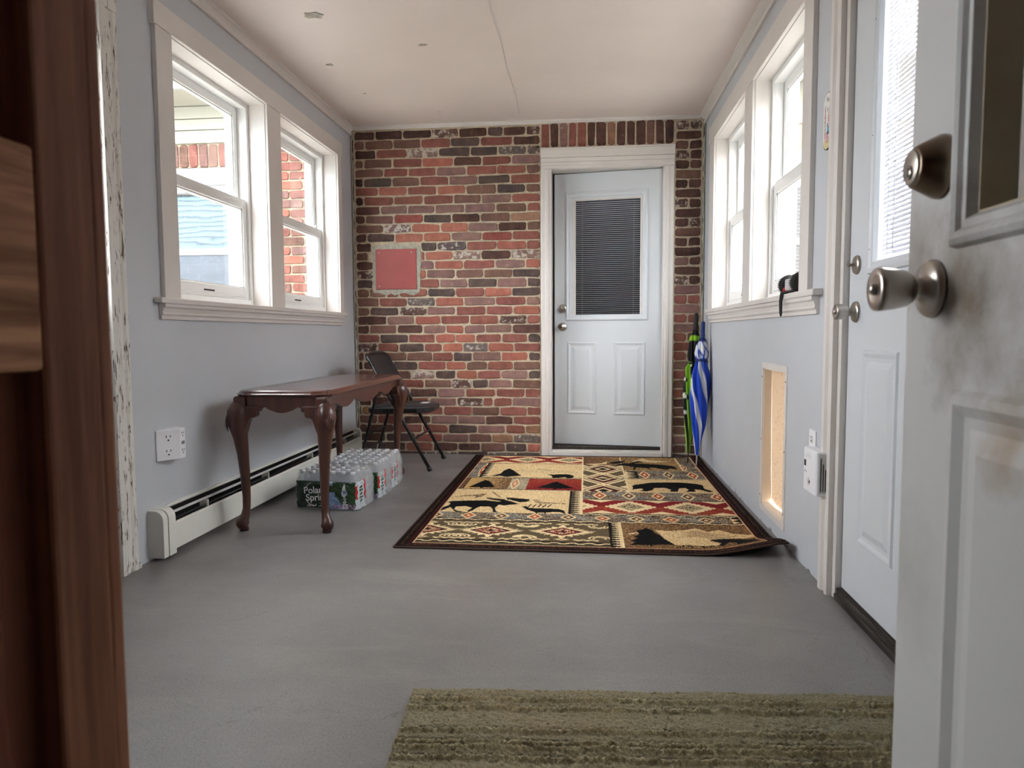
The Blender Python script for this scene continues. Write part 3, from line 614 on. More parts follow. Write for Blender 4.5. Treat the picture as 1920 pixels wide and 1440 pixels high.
# ------------------------------------------------------------------ near white door, opened against the view edge
d = empty('door_4', (.425, .10, 0)); struct(d, 'smudged white door with knob at the near edge', 'door')
DN = .405; y0, y1 = .105, .950; gy0, gy1, gz0, gz1 = .23, .805, 1.03, 1.88
mb = MB(); mb.box(DN, DN + .045, y0, gy0, .02, 2.06); mb.box(DN, DN + .045, gy1, y1, .02, 2.06); mb.box(DN, DN + .045, gy0, gy1, .02, gz0); mb.box(DN, DN + .045, gy0, gy1, gz1, 2.06)
mb.build('slab', M['door_near'], d)
fr = ((DN, 0, 0), (0, 1, 0), (0, 0, 1), (-1, 0, 0))
MB().rings(fr, gy0 - .03, gy1 + .03, gz0 - .03, gz1 + .03, [(0, 0), (.003, .010), (.010, .013), (.016, .010), (.020, .005), (.028, .006), (.034, -.004)], False).build('lite_frame', M['door_near'], d, .001)
mb = MB(); mb.box(DN + .004, DN + .04, gy0, gy0 + .006, gz0, gz1); mb.box(DN + .004, DN + .04, gy1 - .006, gy1, gz0, gz1); mb.box(DN + .004, DN + .04, gy0, gy1, gz0, gz0 + .006); mb.build('lite_stop', M['dirtytrim'], d)
B(DN + .036, DN + .039, gy0, gy1, gz0, gz1).build('pane', M['glass'], d)
BIGP = [(0, 0), (.006, .007), (.016, .008), (.028, .001), (.040, .001), (.064, .007)]
for b in ((.20, .847),): MB().rings(fr, .21, .830, *b, BIGP).build('panel', M['door_near'], d)
knobset(d, (DN, .884, 0), (-1, 0, 0), .960, 1.098, by=-.010, bolt_cyl=True)

# brown wooden door at the other side of the doorway
d = empty('door_5', (-.44, -.20, 0)); struct(d, 'brown stained wooden panel door at the near edge', 'door')
WX = -.42; y0, y1 = -.20, .60
for a, b in ((.515, .578), (y0, -.09)): B(WX - .042, WX, a, b, .01, 2.04).build('stile', M['door_wood'], d, .004)
B(WX - .040, WX - .003, .579, y1, .01, 2.04).build('edge_strip', M['door_wood'], d, .005)
for a, b in ((.01, .22), (.883, 1.055), (1.90, 2.04)): B(WX - .042, WX - .001, -.09, .515, a, b).build('rail', M['door_rail'], d, .004)
fr = ((WX - .016, 0, 0), (0, 1, 0), (0, 0, 1), (1, 0, 0))
for a, b in ((.22, .883), (1.055, 1.90)): MB().rings(fr, -.09, .515, a, b, [(0, .012), (.003, -.009), (.028, -.009), (.07, .004)]).build('panel', M['door_panel'], d)

# ------------------------------------------------------------------ pet door
p = empty('pet_door', (XR, 3.30, .05)); tag(p, 'tall narrow pet door with dusty tan flap low in the wall', 'pet door')
fr = ((XR, 0, 0), (0, 1, 0), (0, 0, 1), (-1, 0, 0))
MB().rings(fr, 3.088, 3.512, .058, .768, [(0, 0), (.002, .005), (.026, .006), (.028, -.002)], False).build('frame', M['trim'], p)
ya, yb, za, zb = PET[0] + .006, PET[1] - .006, PET[2] + .012, PET[3] - .006; X2 = XR + .20; XF = XR + .032
mb = B(XR - .001, X2, yb, yb + .012, za - .01, zb + .01); mb.box(XR - .001, X2, ya - .012, ya, za - .01, zb + .01); mb.box(XR - .001, X2, ya, yb, zb, zb + .01); mb.build('tunnel', M['ledge'], p)
mb = B(XR - .001, X2, ya, yb, za - .010, za + .001); mb.build('tunnel_floor', M['ledge'], p)
mb = MB(); cols = 14; rows = 20; vs = []
for i in range(rows + 1):
    for k in range(cols + 1):
        yy = ya + .001 + (yb - ya - .002) * k / cols; zz = za + .008 + (zb - za - .008) * i / rows; vs.append((XF + .004 * math.sin(k * .5) + .010 * (1 - i / rows) ** 2, yy, zz + (.006 * abs(k / cols - .5) ** 2 * 4 if i == 0 else 0)))
mb.add(vs, [(i * (cols + 1) + k, i * (cols + 1) + k + 1, (i + 1) * (cols + 1) + k + 1, (i + 1) * (cols + 1) + k) for i in range(rows) for k in range(cols)], True); mb.build('flap', M['flap'], p)
for zz in (.13, .40, .70):
    for yy in (3.100, 3.500): MB().lathe([(.004, 0), (.003, .002)], (XR - .006, yy, zz), (-1, 0, 0), 8).build('screw', M['nickel_dark'], p)

# ------------------------------------------------------------------ baseboard heater
h = empty('baseboard_heater', (XL, 3.9, 0)); tag(h, 'long ivory baseboard heater under the sofa table', 'heater')
HY0, HY1 = 2.645, 5.20; D = .064
MB().extr([(XL, .03), (XL, .203), (XL + .014, .203), (XL + .018, .196), (XL + .006, .190), (XL + .006, .03)], 'y', HY0 + .06, HY1 - .03).build('back_plate', M['heater'], h)
MB().extr([(XL + D, .028), (XL + D, .132), (XL + D - .005, .140), (XL + D - .010, .140), (XL + D - .006, .132), (XL + D - .006, .036), (XL + D - .02, .030)], 'y', HY0 + .055, HY1 - .03).build('front_panel', M['heater'], h)
MB().extr([(XL + .034, .178), (XL + .042, .170), (XL + .044, .172), (XL + .036, .180)], 'y', HY0 + .085, HY1 - .03).build('damper', M['plasticgrey'], h)
B(XL + .012, XL + D - .012, HY0 + .06, HY1 - .04, .06, .142).build('fin_core_and_shade', M['fins_shade'], h)
B(XL + .007, XL + .012, HY0 + .09, HY1 - .04, .142, .188).build('fin_core_and_shade', M['fins_shade'], h)  # dark strip stands in for the shade behind the damper
MB().tube([(XL + .05, HY0 + .07, .150), (XL + .048, HY1 - .04, .150)], .004, 6).build('damper_rail', M['blackmetal'], h)
for k in range(4):
    yy = HY0 + .35 + k * .62; B(XL + .022, XL + D - .004, yy, yy + .010, .138, .172).build('bracket', M['heater_end'], h)
endp = [(XL, .012), (XL, .205), (XL + .030, .205)] + [(XL + .03 + .037 * math.sin(t * math.pi / 12), .165 + .04 * math.cos(t * math.pi / 12)) for t in range(1, 7)] + [(XL + D + .003, .012)]
for nm, a, b, mt in (('end_cap', HY0, HY0 + .004, 'heater_end'), ('end_cap', HY0 + .003, HY0 + .032, 'heater'), ('end_cap', HY1 - .03, HY1, 'heater_end')): MB().extr(endp, 'y', a, b).build(nm, M[mt], h, .001)
ej = [(a + (.002 if k > 1 else 0), b) for k, (a, b) in enumerate(endp)]
MB().extr(ej, 'y', HY0 + .037, HY0 + .085).build('joint_cover', M['heater'], h, .001)
B(XL, XL + .012, HY0 + .04, HY1, 0, .032).build('wall_plate', M['mortar'], h)

# ------------------------------------------------------------------ outlets and alarm
e = empty('outlet_extender', (XL, 2.79, .39)); tag(e, 'white multi-outlet wall adapter above the heater end', 'outlet adapter')
oz0, oz1 = .392, .520
prf = [(XL, 2.718), (XL + .006, 2.716), (XL + .060, 2.800), (XL + .060, 2.838), (XL + .006, 2.868), (XL, 2.866)]
MB().extr(prf, 'z', oz0, oz1).build('body', M['plastic'], e, .004)
def slots(parent, o, u, zc, s=1.0):
    o = Vector(o); u = Vector(u).normalized(); nn = u.cross(Vector((0, 0, 1)))
    for du, w_, hh, dz in ((-.0075, .0022, .009, .006), (.0065, .0022, .0075, .006), (-.0005, .005, .005, -.007)):
        c = o + u * du * s + Vector((0, 0, zc + dz * s)); vs = []
        for sx in (-1, 1):
            for sz in (-1, 1):
                for sn in (-1, 1): vs.append(c + u * sx * w_ * s / 2 + Vector((0, 0, sz * hh * s / 2)) + nn * sn * .0006)
        MB().add(vs, [(0, 1, 3, 2), (4, 6, 7, 5), (0, 4, 5, 1), (2, 3, 7, 6), (0, 2, 6, 4), (1, 5, 7, 3)]).build('socket_slot', M['slot'], parent)
for zc in (.425, .485): slots(e, (XL + .0335, 2.758, 0), (.054, .084, 0), zc, 1.2)
for zc in (.423, .495): slots(e, (XL + .0605, 2.819, 0), (0, 1, 0), zc, .9)
for q in (2.811, 2.819, 2.827): B(XL + .0598, XL + .0607, q - .002, q + .002, .452, .466).build('usb_port', M['slot'], e)
B(XL + .028, XL + .036, 2.785, 2.800, oz1 - .0002, oz1 + .0008).build('switch', M['plasticgrey'], e)
e = empty('wall_outlet', (XR, 2.735, .43)); tag(e, 'white outlet plate behind the plug-in alarm', 'outlet')
B(XR - .005, XR, 2.697, 2.772, .430, .545).build('plate', M['plastic'], e, .003)
MB().lathe([(.017, 0), (.017, .002), (.0, .002)], (XR - .005, 2.735, .515), (-1, 0, 0), 20, caps=False).build('receptacle', M['plastic'], e)
slots(e, (XR - .0072, 2.735, 0), (0, -1, 0), .513)
a = empty('plug_in_alarm', (XR, 2.63, .335)); tag(a, 'white plug-in alarm unit with small black display', 'alarm')
AX = XR - .048
pr = [(XR - .006, 2.548), (AX + .006, 2.548), (AX, 2.556), (AX, 2.682), (AX + .006, 2.69), (XR - .006, 2.69)]
MB().extr(pr, 'z', .335, .492).build('body', M['plastic'], a, .004)
MB().extr([(XR - .006, 2.546), (AX + .012, 2.546), (AX + .012, 2.549), (XR - .006, 2.549)], 'z', .345, .485).build('side_panel', M['plasticgrey'], a)
for k in range(3):
    B(AX + .016 + k * .008, AX + .019 + k * .008, 2.5450, 2.5465, .352, .47 - .02 * k).build('side_print', M['slot'], a)
B(AX - .001, AX + .001, 2.655, 2.675, .425, .447).build('display', M['slot'], a)
MB().lathe([(.0, .001), (.013, .001), (.014, 0)], (AX, 2.622, .375), (-1, 0, 0), 20, caps=False).build('test_button', M['plasticgrey'], a)
MB().lathe([(.0, .0015), (.005, .0015), (.005, 0)], (AX, 2.612, .375), (-1, 0, 0), 10, caps=False).build('indicator', M['slot'], a)
for q, z in ((2.668, .405), (2.660, .41), (2.652, .405)): MB().lathe([(.0, .001), (.002, .001), (.002, 0)], (AX, q, z), (-1, 0, 0), 6, caps=False).build('indicator', M['slot'], a)
for k in range(3): B(AX - .0008, AX + .001, 2.60, 2.665 - .01 * k, .460 + k * .006, .4615 + k * .006).build('front_print', M['plasticgrey'], a)

# ------------------------------------------------------------------ thermometer plaque (painted by vertex colour)
def painted_grid(name, mat, nu, nv, pos, col, parent=None, smooth=True):
    """pos(U,V)->xyz arrays, col(U,V)->rgb linear arrays, U,V in 0..1"""
    U, V = np.meshgrid(np.linspace(0, 1, nu + 1), np.linspace(0, 1, nv + 1)); X = pos(U, V); C = col(U, V)
    me = bpy.data.meshes.new(name); nvt = (nu + 1) * (nv + 1)
    idx = np.arange(nvt).reshape(nv + 1, nu + 1); q = np.stack([idx[:-1, :-1], idx[:-1, 1:], idx[1:, 1:], idx[1:, :-1]], -1).reshape(-1, 4)
    me.vertices.add(nvt); me.vertices.foreach_set('co', np.stack(X, -1).reshape(-1).astype(np.float32))
    me.loops.add(q.size); me.loops.foreach_set('vertex_index', q.reshape(-1).astype(np.int32))
    me.polygons.add(len(q)); me.polygons.foreach_set('loop_start', np.arange(0, q.size, 4, dtype=np.int32))
    me.update(calc_edges=True); me.validate()
    me.polygons.foreach_set('use_smooth', np.ones(len(me.polygons), bool))
    at = me.color_attributes.new('Col', 'FLOAT_COLOR', 'POINT'); c4 = np.ones((nvt, 4), np.float32); c4[:, :3] = C.reshape(-1, 3); at.data.foreach_set('color', c4.reshape(-1))
    return link(name, me, mat, parent)
def rgb(c): return np.array(lin(c))
th = empty('wall_thermometer', (XR, 2.645, 1.55)); tag(th, 'oval hummingbird thermometer plaque on the wall by the door casing', 'thermometer')
TY, TZ, TW, TH_ = 2.650, 1.648, .041, .098
mb = MB(); out = []
for k in range(40):
    t_ = 2 * math.pi * k / 40; c_, s_ = math.cos(t_), math.sin(t_); out.append((TY + TW * math.copysign(abs(c_) ** .8, c_), TZ + (TH_ - TW) * (1 if s_ > 0 else -1) + TW * s_))
MB().extr([(b, c) for b, c in out], 'x', XR - .006, XR).build('backing', M['rubber'], th)
def tpos(U, V):
    v = (V - .5) * 2 * TH_; hw = np.where(abs(v) > TH_ - TW, np.sqrt(np.maximum(TW ** 2 - (abs(v) - TH_ + TW) ** 2, 0)), TW) * .97
    return [np.full_like(U, XR - .0066), TY + (.5 - U) * 2 * hw, TZ + v * .985]
def tcol(U, V):
    C = np.zeros(U.shape + (3,)) + rgb((226, 226, 222)); rn = np.random.rand(*U.shape)
    def st(m, c): C[m] = rgb(c)
    st((V < .16), (214, 206, 150)); st((V > .12) & (V < .30) & (U > .35) & (U < .75) & (rn > .35), (206, 130, 150))
    st((abs(U - .75 - .05 * np.sin(V * 20)) < .09) & (V > .33) & (V < .74) & (rn > .25), (176, 84, 110)); st((U > .5) & (V > .1) & (V < .3) & (rn > .6), (150, 60, 80))
    st((abs(V - .35) < .08) & (abs(U - .62) < .12 - (V - .35) * .8), (70, 160, 190)); st((abs(V - .28) < .02) & (U > .48) & (U < .78), (30, 36, 60)); st((abs(V - .42) < .04) & (abs(U - .56) < .05), (40, 60, 110))
    st((U > .14) & (U < .34) & (np.mod(V * 26, 1) < .32) & (V > .2) & (V < .78), (70, 70, 74)); st((abs(U - .24) < .02) & (V > .15) & (V < .8), (200, 60, 60))
    for (a, b) in ((.45, .90), (.66, .87), (.55, .70)): st((abs(U - a) + abs(V - b) * 2.2 < .10) & (np.mod(U * 17, 1) < .7), (60, 60, 64))
    return C
painted_grid('face', M['plaque'], 40, 90, tpos, tcol, th)

# ------------------------------------------------------------------ gadget on the sill with a strap loop
g = empty('wheeled_gadget', (.86, 3.07, WZ0 + .012)); tag(g, 'black-wheeled little gadget with strap loop on the window stool', 'gadget')
gz = WZ0 + .012
for yy, rr in ((3.155, .042), (2.985, .042)):
    wh = MB().lathe([(.0, -.022), (.030, -.022), (.038, -.020), (.041, -.012), (.041, .012), (.038, .020), (.030, .022), (.0, .022)], (.862, yy, gz + .043), (0, 1, 0), 28, caps=False).build('wheel', M['rubber'], g)
    mb = MB()
    for k in range(28):
        t_ = 2 * math.pi * k / 28; c = Vector((.862 + math.cos(t_) * .0415, yy, gz + .043 + math.sin(t_) * .0415)); mb.lathe([(.0022, -.019), (.0022, .019)], c, (0, 1, 0), 5)
    tr = mb.build('tread', M['blackmetal'], wh); tr['kind'] = 'stuff'
MB().lathe([(.0, 0), (.012, 0), (.010, .003), (0, .004)], (.862 - .02, 3.135 - .003, gz + .022), (0, -1, 0), 14, caps=False).build('red_lens', M['red'], g)
B(.838, .886, 3.005, 3.133, gz + .018, gz + .066).build('body', M['plasticgrey'], g, .006)
pts = [(.84, 3.0, gz + .012), (.825, 3.02, gz + .008), (.806, 3.035, gz + .0045), (.802, 3.04, gz - .03), (.803, 3.045, gz - .075), (.804, 3.052, gz - .088), (.803, 3.060, gz - .075), (.802, 3.062, gz - .03), (.806, 3.062, gz + .0045), (.83, 3.06, gz + .010)]
MB().tube([Vector(p).lerp(Vector(q), f) for p, q in zip(pts, pts[1:]) for f in (0, .5)] + [pts[-1]], .0042, 8).build('strap', M['rubber'], g)

# ------------------------------------------------------------------ sofa table
tb = empty('sofa_table', (-1.39, 3.76, 0)); tag(tb, 'dark mahogany sofa table with carved cabriole legs', 'table')
TX0, TX1, TY0, TY1, TZt = -1.618, -1.150, 3.085, 4.43, .656
def toppoly(ins):
    c = .085 - ins * .4; x0, x1, y0, y1 = TX0 + ins, TX1 - ins, TY0 + ins, TY1 - ins
    def arc(cx, cy, a0, r): return [(cx + r * math.cos(math.radians(a0 + 18 * k)), cy + r * math.sin(math.radians(a0 + 18 * k))) for k in range(6)]
    return arc(x1 - c, y1 - c, 0, c) + arc(x0 + c, y1 - c, 90, c) + arc(x0 + c, y0 + c, 180, c) + arc(x1 - c, y0 + c, 270, c)
mb = MB(); lev = [(.02, .628), (.006, .629), (.001, .634), (.0, .639), (.006, .643), (.008, .646), (.012, .652), (.02, .656)]; vs = []
for ins, z in lev: vs += [(x, y, z) for x, y in toppoly(ins)]
n = 24; fs = [(i * n + k, i * n + (k + 1) % n, (i + 1) * n + (k + 1) % n, (i + 1) * n + k) for i in range(len(lev) - 1) for k in range(n)] + [tuple(range(n - 1, -1, -1)), tuple(range((len(lev) - 1) * n, len(lev) * n))]
mb.add(vs, fs); top = mb.build('table_top', M['mahogany_h'], tb)
for p in top.data.polygons: p.use_smooth = False
mb = MB(); i0 = toppoly(.07); i1 = toppoly(.074); mb.add([(x, y, .6563) for x, y in i0] + [(x, y, .6563) for x, y in i1], [(k, (k + 1) % n, n + (k + 1) % n, n + k) for k in range(n)]); mb.build('inlay', M['inlay'], top)
LX = (-1.580, -1.190); LY = (3.120, 4.395)
# scalloped aprons
def scallop(L, drop, lobes):
    pts = [];
    for k in range(41):
        t_ = k / 40; 
        pts.append((t_ * L, lobes(t_) * drop))
    return pts
end = lambda t_: 0 if t_ < .20 or t_ > .80 else (.25 if abs(t_ - .24) < .04 or abs(t_ - .76) < .04 else (-.1 if abs(abs(t_ - .5) - .21) < .03 else 0) + max(0, math.cos((t_ - .5) / .22 * math.pi / 2)) if abs(t_ - .5) < .22 else 0)
long_ = lambda t_: .9 * max(0, math.sin((t_ - .12) / .2 * math.pi)) * (.12 < t_ < .32) + .9 * max(0, math.sin((t_ - .68) / .2 * math.pi)) * (.68 < t_ < .88) + (1.15 * max(0, math.cos((t_ - .5) / .16 * math.pi / 2)) if abs(t_ - .5) < .16 else 0)
ab = .583
for yy in (LY[0] - .013, LY[1] - .008):
    sc_ = scallop(LX[1] - LX[0], .030, end); poly = [(LX[0] + a, ab - b) for a, b in sc_] + [(LX[1], .63), (LX[0], .63)]
    MB().extr(poly, 'y', yy, yy + .02).build('apron', M['mahogany'], tb)
for xx in (LX[0] - .013, LX[1] - .008):
    sc_ = scallop(LY[1] - LY[0], .032, long_); poly = [(LY[0] + a, ab - b) for a, b in sc_] + [(LY[1], .63), (LY[0], .63)]
    MB().extr(poly, 'x', xx, xx + .02).build('apron', M['mahogany'], tb)
for ix, lx in enumerate(LX):
    for iy, ly in enumerate(LY):
        sx, sy = (-1, 1)[ix], (-1, 1)[iy]; dg = Vector((sx, sy, 0)).normalized()
        post = MB(); r = .030
        post.extr([(lx - .030, ly - .030), (lx + .030, ly - .030), (lx + .030, ly + .030), (lx - .030, ly + .030)], 'z', ab - .006, .630)
        leg = post.build('leg', M['mahogany'], tb, .012, seg=4)
        prof = [(.590, .000, .030), (.578, .008, .040), (.555, .016, .046), (.530, .019, .046), (.495, .016, .041), (.440, .008, .033), (.36, .001, .0265), (.26, -.004, .022), (.16, -.007, .0185), (.105, -.006, .0175), (.075, -.001, .019), (.055, .006, .024), (.042, .010, .029), (.032, .010, .030), (.022, .008, .025), (.016, .006, .019), (.012, .005, .020), (0, .005, .021)]
        MB().tube([Vector((lx, ly, z)) + dg * off * 1.3 for z, off, r_ in prof], [r_ for z, off, r_ in prof], 20).build('cabriole', M['mahogany'], leg)
        # scrolled knee brackets either side
        for (ux, uy) in ((-sx, 0), (0, -sy)):
            u = Vector((ux, uy, 0)); wv = Vector((-uy, ux, 0)); base = Vector((lx, ly, 0)) + dg * .012 
            out2 = [(.01, .586), (.098, .586), (.106, .578), (.106, .566), (.098, .558), (.086, .558), (.090, .550), (.088, .538), (.076, .532), (.064, .532), (.054, .524), (.047, .508), (.040, .485), (.03, .455), (.01, .44)]
            vs = [base + u * a + Vector((0, 0, z)) + wv * q for q in (-.020, .020) for a, z in out2]; m_ = len(out2)
            MB().add(vs, [tuple(range(m_)), tuple(range(2 * m_ - 1, m_ - 1, -1))] + [(k, (k + 1) % m_, m_ + (k + 1) % m_, m_ + k) for k in range(m_)]).build('knee_bracket', M['mahogany'], leg, .009, seg=4)
        # carved shell ridges on the knee
        side = Vector((-dg.y, dg.x, 0))
        for k in range(-3, 4):
            pts = []
            for q in range(6):
                f = q / 5; z = .47 + f * .085 - abs(k) * .006 * f; rr = .0430 + .0035 * math.sin(f * math.pi); an = k * .22 * f
                off = .0165 + .003 * math.sin(f * 3); pts.append(Vector((lx, ly, z)) + dg * (off * 1.3 + rr * math.cos(an)) + side * rr * math.sin(an))
            MB().tube(pts, [.0012, .002, .0028, .003, .003, .0015], 6).build('carving', M['mahogany'], leg)

# ------------------------------------------------------------------ folding chair
ch = empty('folding_chair', (-1.28, 4.82, 0)); tag(ch, 'black metal folding chair between table and brick wall', 'chair')
def smooth(pts, k=3):
    pts = [Vector(p) for p in pts]
    for _ in range(k):
        q = [pts[0]]
        for a, b in zip(pts, pts[1:]): q += [a.lerp(b, .25), a.lerp(b, .75)]
        pts = q + [pts[-1]]
    return pts
CY0, CY1 = 4.592, 5.062; TR = .0115
bx = lambda z: -1.025 - z * .548
for yy in (CY0, CY1): MB().tube([(bx(0.0), yy, 0.004), (bx(.765), yy, .765)], TR, 12).build('front_leg', M['blackmetal'], ch)
for yy in (CY0, CY1): MB().lathe([(.012, 0), (.0155, .001), (.0155, .02), (.0125, .03)], (bx(0) - .0, yy, 0.0), (-.48, 0, .87), 12).build('foot_cap', M['rubber'], ch)
top_ = smooth([(bx(.70), CY0, .70), (bx(.785), CY0, .785), (bx(.785), CY1, .785), (bx(.70), CY1, .70)], 3)
MB().tube(top_, TR, 12).build('back_frame', M['blackmetal'], ch)
# backrest pad: rounded plate
mb = MB(); cols, rows = 16, 8; vs = []
for s_ in (0, 1):
    for i in range(rows + 1):
        for k in range(cols + 1):
            f, gq = k / cols, i / rows; yy = CY0 + .012 + (CY1 - CY0 - .024) * f; zz = .585 + .195 * gq - (.02 * (abs(f - .5) * 2) ** 6 if gq > .5 else 0)
            vs.append((bx(zz) + (.012 if s_ else -.010) - .018 * (1 - (2 * f - 1) ** 2), yy, zz))
nn_ = (rows + 1) * (cols + 1); fs = []
for s_ in (0, 1):
    for i in range(rows):
        for k in range(cols): a = s_ * nn_ + i * (cols + 1) + k; fs.append((a, a + 1, a + cols + 2, a + cols + 1))
border = [k for k in range(cols + 1)] + [(i + 1) * (cols + 1) + cols for i in range(rows)] + [rows * (cols + 1) + cols - 1 - k for k in range(cols)] + [(rows - 1 - i) * (cols + 1) for i in range(rows - 1)]
for a, b in zip(border, border[1:] + border[:1]): fs.append((a, b, nn_ + b, nn_ + a))
mb.add(vs, fs, True); mb.build('backrest', M['vinyl_black'], ch, .004)
# seat
def seatpoly(ins):
    x0, x1, y0, y1 = -1.452 + ins, -1.028 - ins, CY0 + .018 + ins, CY1 - .018 - ins
    return [(x0, y0 + .015), (x0 + .015, y0), (x1 - .09, y0), (x1 - .04, y0 + .025), (x1 - .01, y0 + .07), (x1, y0 + .13), (x1, y1 - .13), (x1 - .01, y1 - .07), (x1 - .04, y1 - .025), (x1 - .09, y1), (x0 + .015, y1), (x0, y1 - .015)]
mb = MB(); lev = [(.004, .385), (0, .388), (0, .414), (.004, .420)]; vs = []
for ins, z in lev: vs += [(x, y, z) for x, y in seatpoly(ins)]
n = 12; mb.add(vs, [(i * n + k, i * n + (k + 1) % n, (i + 1) * n + (k + 1) % n, (i + 1) * n + k) for i in range(3) for k in range(n)] + [tuple(range(n)), tuple(range(3 * n, 4 * n))]); st_ = mb.build('seat', M['blackmetal'], ch)
mb = MB(); lev = [(.016, .419), (.018, .426), (.035, .431), (.09, .433)]; vs = []
for ins, z in lev: vs += [(x, y, z) for x, y in seatpoly(ins)]
mb.add(vs, [(i * n + k, i * n + (k + 1) % n, (i + 1) * n + (k + 1) % n, (i + 1) * n + k) for i in range(3) for k in range(n)] + [tuple(range(3 * n, 4 * n))], True); mb.build('seat_pad', M['vinyl_black'], st_)
B(-1.14, -1.085, 4.80, 4.90, .4325, .434).build('seat_label', M['plasticgrey'], st_)
for yy in (CY0 + .024, CY1 - .024):
    pts = smooth([(-1.525, yy, .004), (-1.405, yy, .45), (-1.385, yy, .545), (-1.335, yy, .555)], 3); MB().tube(pts, .0105, 12).build('rear_leg', M['blackmetal'], ch)
    MB().lathe([(.0115, 0), (.0145, .001), (.0145, .02), (.0115, .028)], (-1.527, yy, 0), (.26, 0, .96), 12).build('foot_cap', M['rubber'], ch)
    MB().lathe([(.012, -.02), (.012, .02)], (bx(.565), yy, .565), (0, 1, 0), 12).build('pivot', M['blackmetal'], ch)
MB().tube([(bx(.21), CY0, .21), (bx(.21), CY1, .21)], .007, 8).build('crossbar', M['blackmetal'], ch)
for z in (.13, .24): MB().tube([(-1.525 + z * .27, CY0 + .024, z), (-1.525 + z * .27, CY1 - .024, z)], .007, 8).build('crossbar', M['blackmetal'], ch)

# ------------------------------------------------------------------ rug
RX0, RX1, RY0, RY1 = -.812, .813, 2.905, 5.200
def point_in(px, py, pts):
    ins = np.zeros(px.shape, bool); n = len(pts)
    for i in range(n):
        x1, y1 = pts[i]; x2, y2 = pts[(i + 1) % n]
        c = ((y1 > py) != (y2 > py)); ins ^= c & (px < (x2 - x1) * (py - y1) / ((y2 - y1) if y2 != y1 else 1e-9) + x1)
    return ins
def rug_cols(U, V):
    X = RX0 + U * (RX1 - RX0); Y = RY0 + V * (RY1 - RY0)
    P = np.stack([X, Y, np.full_like(X, -H)], -1) @ RM; PX = CX + F_PX * P[..., 0] / -P[..., 2]; PY = CY - F_PX * P[..., 1] / -P[..., 2]
    C = np.zeros(U.shape + (3,)); rn = np.random.rand(*U.shape); rn2 = np.random.rand(*U.shape)
    cream, gold, olive, brown, dark, red, rust, grey, black = [rgb(c) for c in ((224, 200, 156), (190, 154, 100), (88, 79, 58), (98, 69, 48), (19, 14, 13), (122, 30, 33), (164, 78, 50), (128, 126, 122), (12, 12, 13))]
    C[:] = olive
    gx = lambda x, y: hit(x, y, 2, 0)[0]; gy = lambda x, y: hit(x, y, 2, 0)[1]
    R_ = lambda u0, u1, v0, v1: (X >= u0) & (X < u1) & (Y >= v0) & (Y < v1)
    def fill(m, c, c2=None, amt=.35):
        C[m] = c
        if c2 is not None: mm = m & (rn < amt); C[mm] = c2
    def pol(pts, ox, oy, sc): return point_in(PX, PY, [(ox + a / sc, oy + b / sc) for a, b in pts])
    bd = .075; x0, x1, y0, y1 = RX0 + bd, RX1 - bd, RY0 + .055, RY1 - .05
    xm = gx(1092, 900); vz = lambda y, x=1000: gy(x, y)
    def floral(m, per=.155, v0=0, v1=1):
        t = np.sin(X * 21 + np.sin(Y * 40) * 1.3) * .5 + .5; t2 = np.sin(X * 47 + Y * 30) * .5 + .5
        base = grey[None] * (1 - t[..., None]) + brown[None] * t[..., None]; base = base * (.7 + .5 * t2[..., None])
        C[m] = base[m]; mm = m & (rn < .20); C[mm] = cream * .7; mm = m & (rn > .80); C[mm] = dark; mm = m & (rn > .45) & (rn < .55); C[mm] = rgb((96, 108, 124))
        w_ = (Y - (v0 + v1) / 2) / ((v1 - v0) / 2); ph = np.mod(X / per, 1) - .5; k_ = np.mod(np.floor(X / per), 2)
        dd = abs(ph) * 4.0 + abs(w_) * .95; C[m & (dd < 1.0)] = cream; C[m & (dd < .72) & (k_ == 0)] = rust; C[m & (dd < .72) & (k_ == 1)] = brown; C[m & (dd < .28)] = cream
    def wave(m, v, a=.010, per=.085):
        ww = np.sin(X / per * 2 * math.pi); q = Y - v - a * .6 * ww
        C[m & (abs(Y - v) < .020)] = dark; C[m & (abs(q) < .0065)] = cream
    def fringe(m, ax, per, c0, c1):
        """dark bar with cream teeth; ax 'x': bar runs along y, from x=c0 to c1"""
        C[m] = dark; A_, B_ = (X, Y) if ax == 'x' else (Y, X); t = np.clip((A_ - c0) / (c1 - c0), 0, 1); s_ = abs(np.mod(B_ / per, 1) - .5) * 2
        C[m & (s_ > 1.15 - t * 1.0)] = cream; C[m & (t > .86) & (t < .95)] = cream
    def zig(m, v0, v1, per, ph=0.0):
        w_ = abs((Y - (v0 + v1) / 2) / ((v1 - v0) / 2)); dn = abs(np.mod(X / per + ph, 1) - .5)         # dn 0 at node
        C[m] = cream; ds = np.floor(dn * 14) / 14
        rd = (w_ > ds * 1.75 - .02) & (w_ < .55 + .35 * np.clip(dn * 4, 0, 1)); C[m & rd] = red; C[m & rd & (Y < (v0 + v1) / 2) & (rn < .4)] = rust
        dm = (.5 - dn) * 3.2 + w_ * 1.5; C[m & (dm < .78)] = olive; C[m & (dm < .78) & (rn < .35)] = cream; C[m & (dm < .40)] = dark; C[m & (dm < .40) & (rn < .4)] = cream
    # ---- left half
    v_a0, v_a1 = vz(871.5), y1; zig(R_(x0, xm, v_a0, v_a1), v_a0, v_a1, .30, .37)
    vA = vz(899.5); uA = gx(914, 897); uAf = gx(898, 897); 
    m = R_(x0, uAf, vA, v_a0); floral(m, .09, vA, v_a0); fringe(R_(uAf, uA, vA, v_a0), 'x', .055, uAf, uA); fill(R_(uA, xm, vA, v_a0), cream, gold, .45)
    for dy in (0, .012): C[R_(x0, xm, v_a0 - .02, v_a0) & (abs(Y - v_a0 + .010 + .006 * np.sin(X * 70 + dy * 90)) < .005)] = dark
